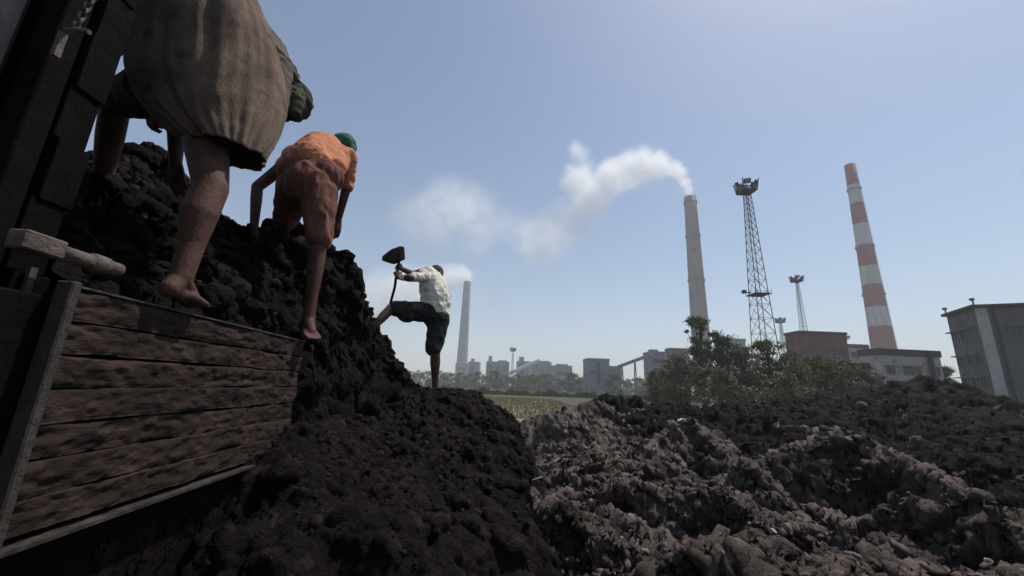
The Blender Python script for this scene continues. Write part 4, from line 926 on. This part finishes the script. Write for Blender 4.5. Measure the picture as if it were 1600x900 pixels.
plant_block(760, 796, 565, 360, 25, M_far, 'wide grey plant block with a small rooftop tower', ((.05, .3, .6, .9), (.4, .6, .4, .85), (.7, .95, .6, .8)), ((.08, .22, 5), (.5, .9, 1.5)))
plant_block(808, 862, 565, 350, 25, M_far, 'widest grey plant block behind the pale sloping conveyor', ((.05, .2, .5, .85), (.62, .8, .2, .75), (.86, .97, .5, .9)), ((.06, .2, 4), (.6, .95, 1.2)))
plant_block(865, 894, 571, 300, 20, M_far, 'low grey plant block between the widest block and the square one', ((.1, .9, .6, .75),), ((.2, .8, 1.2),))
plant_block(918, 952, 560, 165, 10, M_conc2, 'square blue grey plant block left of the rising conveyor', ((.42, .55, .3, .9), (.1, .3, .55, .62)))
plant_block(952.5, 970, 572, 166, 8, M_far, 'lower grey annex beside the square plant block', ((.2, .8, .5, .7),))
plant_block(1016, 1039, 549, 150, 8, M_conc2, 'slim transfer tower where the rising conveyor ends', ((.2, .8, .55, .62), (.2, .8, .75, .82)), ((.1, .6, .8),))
plant_block(1046, 1076, 544, 140, 4, M_bldg, 'dull reddish grey block left of the smoking chimney', ((.1, .9, .8, .88),))
def conveyor(p0, p1, Y0, Y1, th, m, label, sup=()):
    a = at(*p0, Y0); b_ = at(*p1, Y1); root = empty('conveyor', (a.x, a.y, 0)); tag(root, label, 'conveyor')
    b = MB(); b.bar(a, b_, th, th); b.build('gallery', m, root)
    for t in sup:
        q = a.lerp(b_, t); b = MB(); w2 = th * .35
        b.bar((q.x - th * .6, q.y, 0), (q.x - .1, q.y, q.z - th * .5), w2); b.bar((q.x + th * .6, q.y, 0), (q.x + .1, q.y, q.z - th * .5), w2)
        for k in range(1, 4): b.bar((q.x - th * .6 * (1 - k / 4), q.y, q.z * k / 4), (q.x + th * .6 * (1 - k / 4), q.y, q.z * k / 4), w2 * .7)
        b.build('support', m, root)
conveyor((966, 573), (1018, 554), 163, 148, 1.0, M_conc2, 'dark conveyor gallery climbing right from the square plant block', (.12, .52))
conveyor((795, 584), (842, 563), 330, 345, 2.4, M_farp, 'pale conveyor gallery climbing in front of the widest plant block', (.3, .7))

# ---- trees
M_leafA = mat('leaf_green', (.075, .082, .032), (.14, .138, .055), rough=.8, scale=1.2, spec=.2)
M_leafB = mat('leaf_olive', (.12, .118, .058), (.19, .175, .09), rough=.8, scale=1.2, spec=.2)
M_leafC = mat('leaf_rusty', (.13, .105, .065), (.19, .155, .10), rough=.8, scale=1.2, spec=.2)
M_leafD = mat('leaf_dark', (.030, .045, .016), (.05, .065, .025), rough=.8, scale=1, spec=.2)
M_bark = mat('bark', (.06, .05, .04), (.10, .08, .065), rough=.9, scale=6, bump=.6, bscale=20)
def tree_meshes(seed, H, Rw, nleaf, lsize, base=.08, clumps=70):
    g = np.random.default_rng(seed); b = MB(); tips = []
    b.tube([(0, 0, 0), (g.normal() * .1, g.normal() * .1, H * .3), (g.normal() * .25, g.normal() * .2, H * .62), (g.normal() * .3, g.normal() * .3, H * .9)], [H * .022, H * .017, H * .010, H * .003], 7)
    C_ = []
    for i in range(clumps):
        a = g.uniform(0, 2 * math.pi); zf = g.uniform(base, 1) ** .8; prof = math.sin(math.pi * min(1, (zf - base * .5) / (1.06 - base * .5))) ** .5
        rr_ = Rw * prof * g.uniform(.1, 1.0); c = np.array([math.cos(a) * rr_, math.sin(a) * rr_, zf * H * .96]); C_.append((c, g.uniform(.12, .32) * Rw * (1.15 if zf < .6 else .75)))
        st = c[2] * .55; b.tube([(0, 0, st), tuple(c * np.array([.55, .55, 0]) + np.array([0, 0, st + (c[2] - st) * .6])), tuple(c)], [H * .008, H * .005, H * .0015], 5)
    bm_tr = b
    V = []; ci = g.integers(len(C_), size=nleaf)
    cen = np.array([C_[i][0] for i in ci]); cr_ = np.array([C_[i][1] for i in ci])[:, None]
    d = g.normal(size=(nleaf, 3)); d /= np.linalg.norm(d, axis=1, keepdims=True); p = cen + d * cr_ * np.abs(g.normal(size=(nleaf, 1))) ** .8 * .85 * np.array([1.25, 1.25, .85])
    u = g.normal(size=(nleaf, 3)); u /= np.linalg.norm(u, axis=1, keepdims=True); v = np.cross(u, g.normal(size=(nleaf, 3))); v /= np.linalg.norm(v, axis=1, keepdims=True)
    s_ = lsize * g.uniform(.6, 1.5, (nleaf, 1)); p[:, 2] = np.maximum(p[:, 2], .1)
    Q = np.stack([p - u * s_, p - v * s_ * .45, p + u * s_, p + v * s_ * .45], 1).reshape(-1, 3)
    return bm_tr, Q, np.arange(nleaf * 4).reshape(-1, 4)
def tree(px, pyt, wpx, Y, m, label, group, seed, nleaf=10000, lsize=.09, name='tree', base=.1):
    c = at(px, 600, Y); H = at(px, pyt, Y).z; Rw = wpx / 2 * Y / FPX * 1.02
    root = empty(name, (c.x - .0, Y, 0)); tag(root, label, 'tree', group)
    tr, Q, F = tree_meshes(seed, H, Rw, nleaf, lsize, base); o = tr.build('trunk', M_bark, None, True); o.parent = root
    o = link_mesh('crown', np_mesh('crown', Q, F), m); o.parent = root; return root
for i, (px, pyt, wpx, Y, m, lb) in enumerate([
    (1098, 494, 56, 36, M_leafA, 'tallest dark green tree directly in front of the smoking grey chimney'),
    (1132, 516, 62, 34, M_leafA, 'spreading green tree just right of the grey chimney foot'),
    (1062, 556, 74, 33, M_leafC, 'brownish bushy tree left of the grey chimney foot'),
    (1030, 578, 50, 37, M_leafB, 'leftmost low olive bush of the roadside clump'),
    (1166, 540, 62, 33, M_leafB, 'olive bushy tree directly left of the tallest mast foot'),
    (1205, 530, 70, 34, M_leafA, 'round green tree hiding the foot of the tallest mast'),
    (1246, 548, 66, 32, M_leafB, 'olive green tree in front of the red brick building, left part'),
    (1286, 556, 66, 33, M_leafA, 'green bushy tree in front of the red brick building, right part'),
    (1318, 560, 58, 34, M_leafC, 'rusty brown bushy tree right of the red brick building'),
    (1352, 566, 52, 35, M_leafC, 'rusty thin bush in front of the striped chimney foot'),
    (1130, 575, 66, 30, M_leafC, 'low dry brown bush below the spreading green tree'),
    (1225, 585, 66, 29, M_leafB, 'low olive bush in front of the mast hiding tree'),
    (1480, 572, 40, 58, M_leafD, 'dark tree in the gap left of the stained building')]):
    tree(px, pyt, wpx, Y, m, lb, 'trees in front of the far plant', 40 + i)
# far tree belt: three grown trees, copied
protos = []
for j, m in enumerate((M_leafD, M_leafB, M_leafA)):
    root = empty('tree', (0, 0, 0)); tr, Q, F = tree_meshes(70 + j, 8, 5, 1100, .34, .05, 24); o = tr.build('trunk', M_bark, None); o.parent = root
    o2 = link_mesh('crown', np_mesh('crown', Q, F), m); o2.parent = root; protos.append(root)
gg = random.Random(8); k = 0
spots = [(px + gg.uniform(-3, 3), gg.uniform(150, 215)) for px in range(634, 1045, 12)] + [(px + gg.uniform(-6, 6), gg.uniform(100, 140)) for px in range(1370, 1500, 24)] + [(px + gg.uniform(-4, 4), gg.uniform(220, 300)) for px in range(630, 1040, 22)]
for px, Y in spots:
    src = protos[k % 3]
    if k < 3: o = src
    else:
        o = src.copy(); COL.objects.link(o)
        for ch in [c for c in bpy.data.objects if c.parent == src]:
            c2 = ch.copy(); COL.objects.link(c2); c2.parent = o
    c = at(px, 600, Y); o.location = (c.x, Y, 0); o.rotation_euler.z = gg.uniform(0, 6.28); s_ = gg.uniform(.7, 1.05) * (Y / 190) ** .5; o.scale = (s_ * 1.1, s_ * 1.1, s_)
    ref = [(715, 'left of the slim chimney'), (740, 'at the foot of the slim chimney'), (800, 'below the rooftop tower block'), (865, 'below the widest plant block'), (915, 'below the low plant block'), (972, 'below the square blue grey block'), (1018, 'below the rising conveyor'), (1360, 'left of the brown tree clump'), (9999, 'right of the low pale building')]
    wd = ('short' if s_ < .82 else 'middling' if s_ < .92 else 'tall') + (' dark green', ' olive', ' bright green')[k % 3] + (' nearer' if Y < 180 else ' farther')
    tag(o, wd + ' tree in the hazy belt ' + next(t for q, t in ref if px < q), 'tree', 'far tree belt'); k += 1
# pale boundary wall and hedge
bw = MB(); a = at(800, 610, 100); bw.box((-2, 100, 0), (46, 100.4, .75)); o = bw.build('boundary_wall', M_road); tag(o, 'long low pale boundary wall beyond the hedge and grass', 'wall')
g = np.random.default_rng(3); n = 26000
x = g.uniform(-14, 40, n); y = 82 + g.normal(size=n) * 1.2; z = np.abs(g.normal(size=n)) * .38 * (1 + .4 * np.sin(x * .9) + .3 * np.sin(x * 2.3)) + .05
p = np.stack([x, y, z], -1); u = g.normal(size=(n, 3)); u /= np.linalg.norm(u, axis=1, keepdims=True); v = np.cross(u, g.normal(size=(n, 3))); v /= np.linalg.norm(v, axis=1, keepdims=True); s_ = .16
Q = np.stack([p - u * s_, p - v * s_ * .5, p + u * s_, p + v * s_ * .5], 1).reshape(-1, 3)
tag(link_mesh('hedge', np_mesh('hedge', Q, np.arange(n * 4).reshape(-1, 4)), M_leafD), 'low dark hedge crossing the field in front of the pale wall', 'hedge')
# grass tufts on the field
n = 24000; x = g.uniform(-16, 6.5, n); y = g.uniform(22, 62, n); h = g.uniform(.06, .22, n); a = g.uniform(0, 6.28, n); dx = np.cos(a) * .03; dy = np.sin(a) * .03
Q = np.stack([np.stack([x - dx, y - dy, x * 0 + .02], -1), np.stack([x + dx, y + dy, x * 0 + .02], -1), np.stack([x + g.normal(size=n) * .05, y + g.normal(size=n) * .05, h], -1)], 1).reshape(-1, 3)
tag(link_mesh('grass', np_mesh('grass', Q, np.arange(n * 3).reshape(-1, 3)), M_grass), 'short yellowish grass on the field beyond the coal', 'grass', kind='stuff')

# ---- haze
hm = bpy.data.materials.new('haze_air'); hm.use_nodes = True; n = hm.node_tree.nodes; n.clear()
ho = n.new('ShaderNodeOutputMaterial'); hv = n.new('ShaderNodeVolumePrincipled'); hm.node_tree.links.new(hv.outputs[0], ho.inputs['Volume'])
hv.inputs['Color'].default_value = (.93, .97, 1, 1); hv.inputs['Density'].default_value = .0008; hv.inputs['Anisotropy'].default_value = .0
b = MB(); b.box((-1520, -220, -1.0), (1520, 2020, 160)); hz = b.build('haze', hm); tag(hz, 'pale blue haze over the far plant', 'haze', kind='stuff')
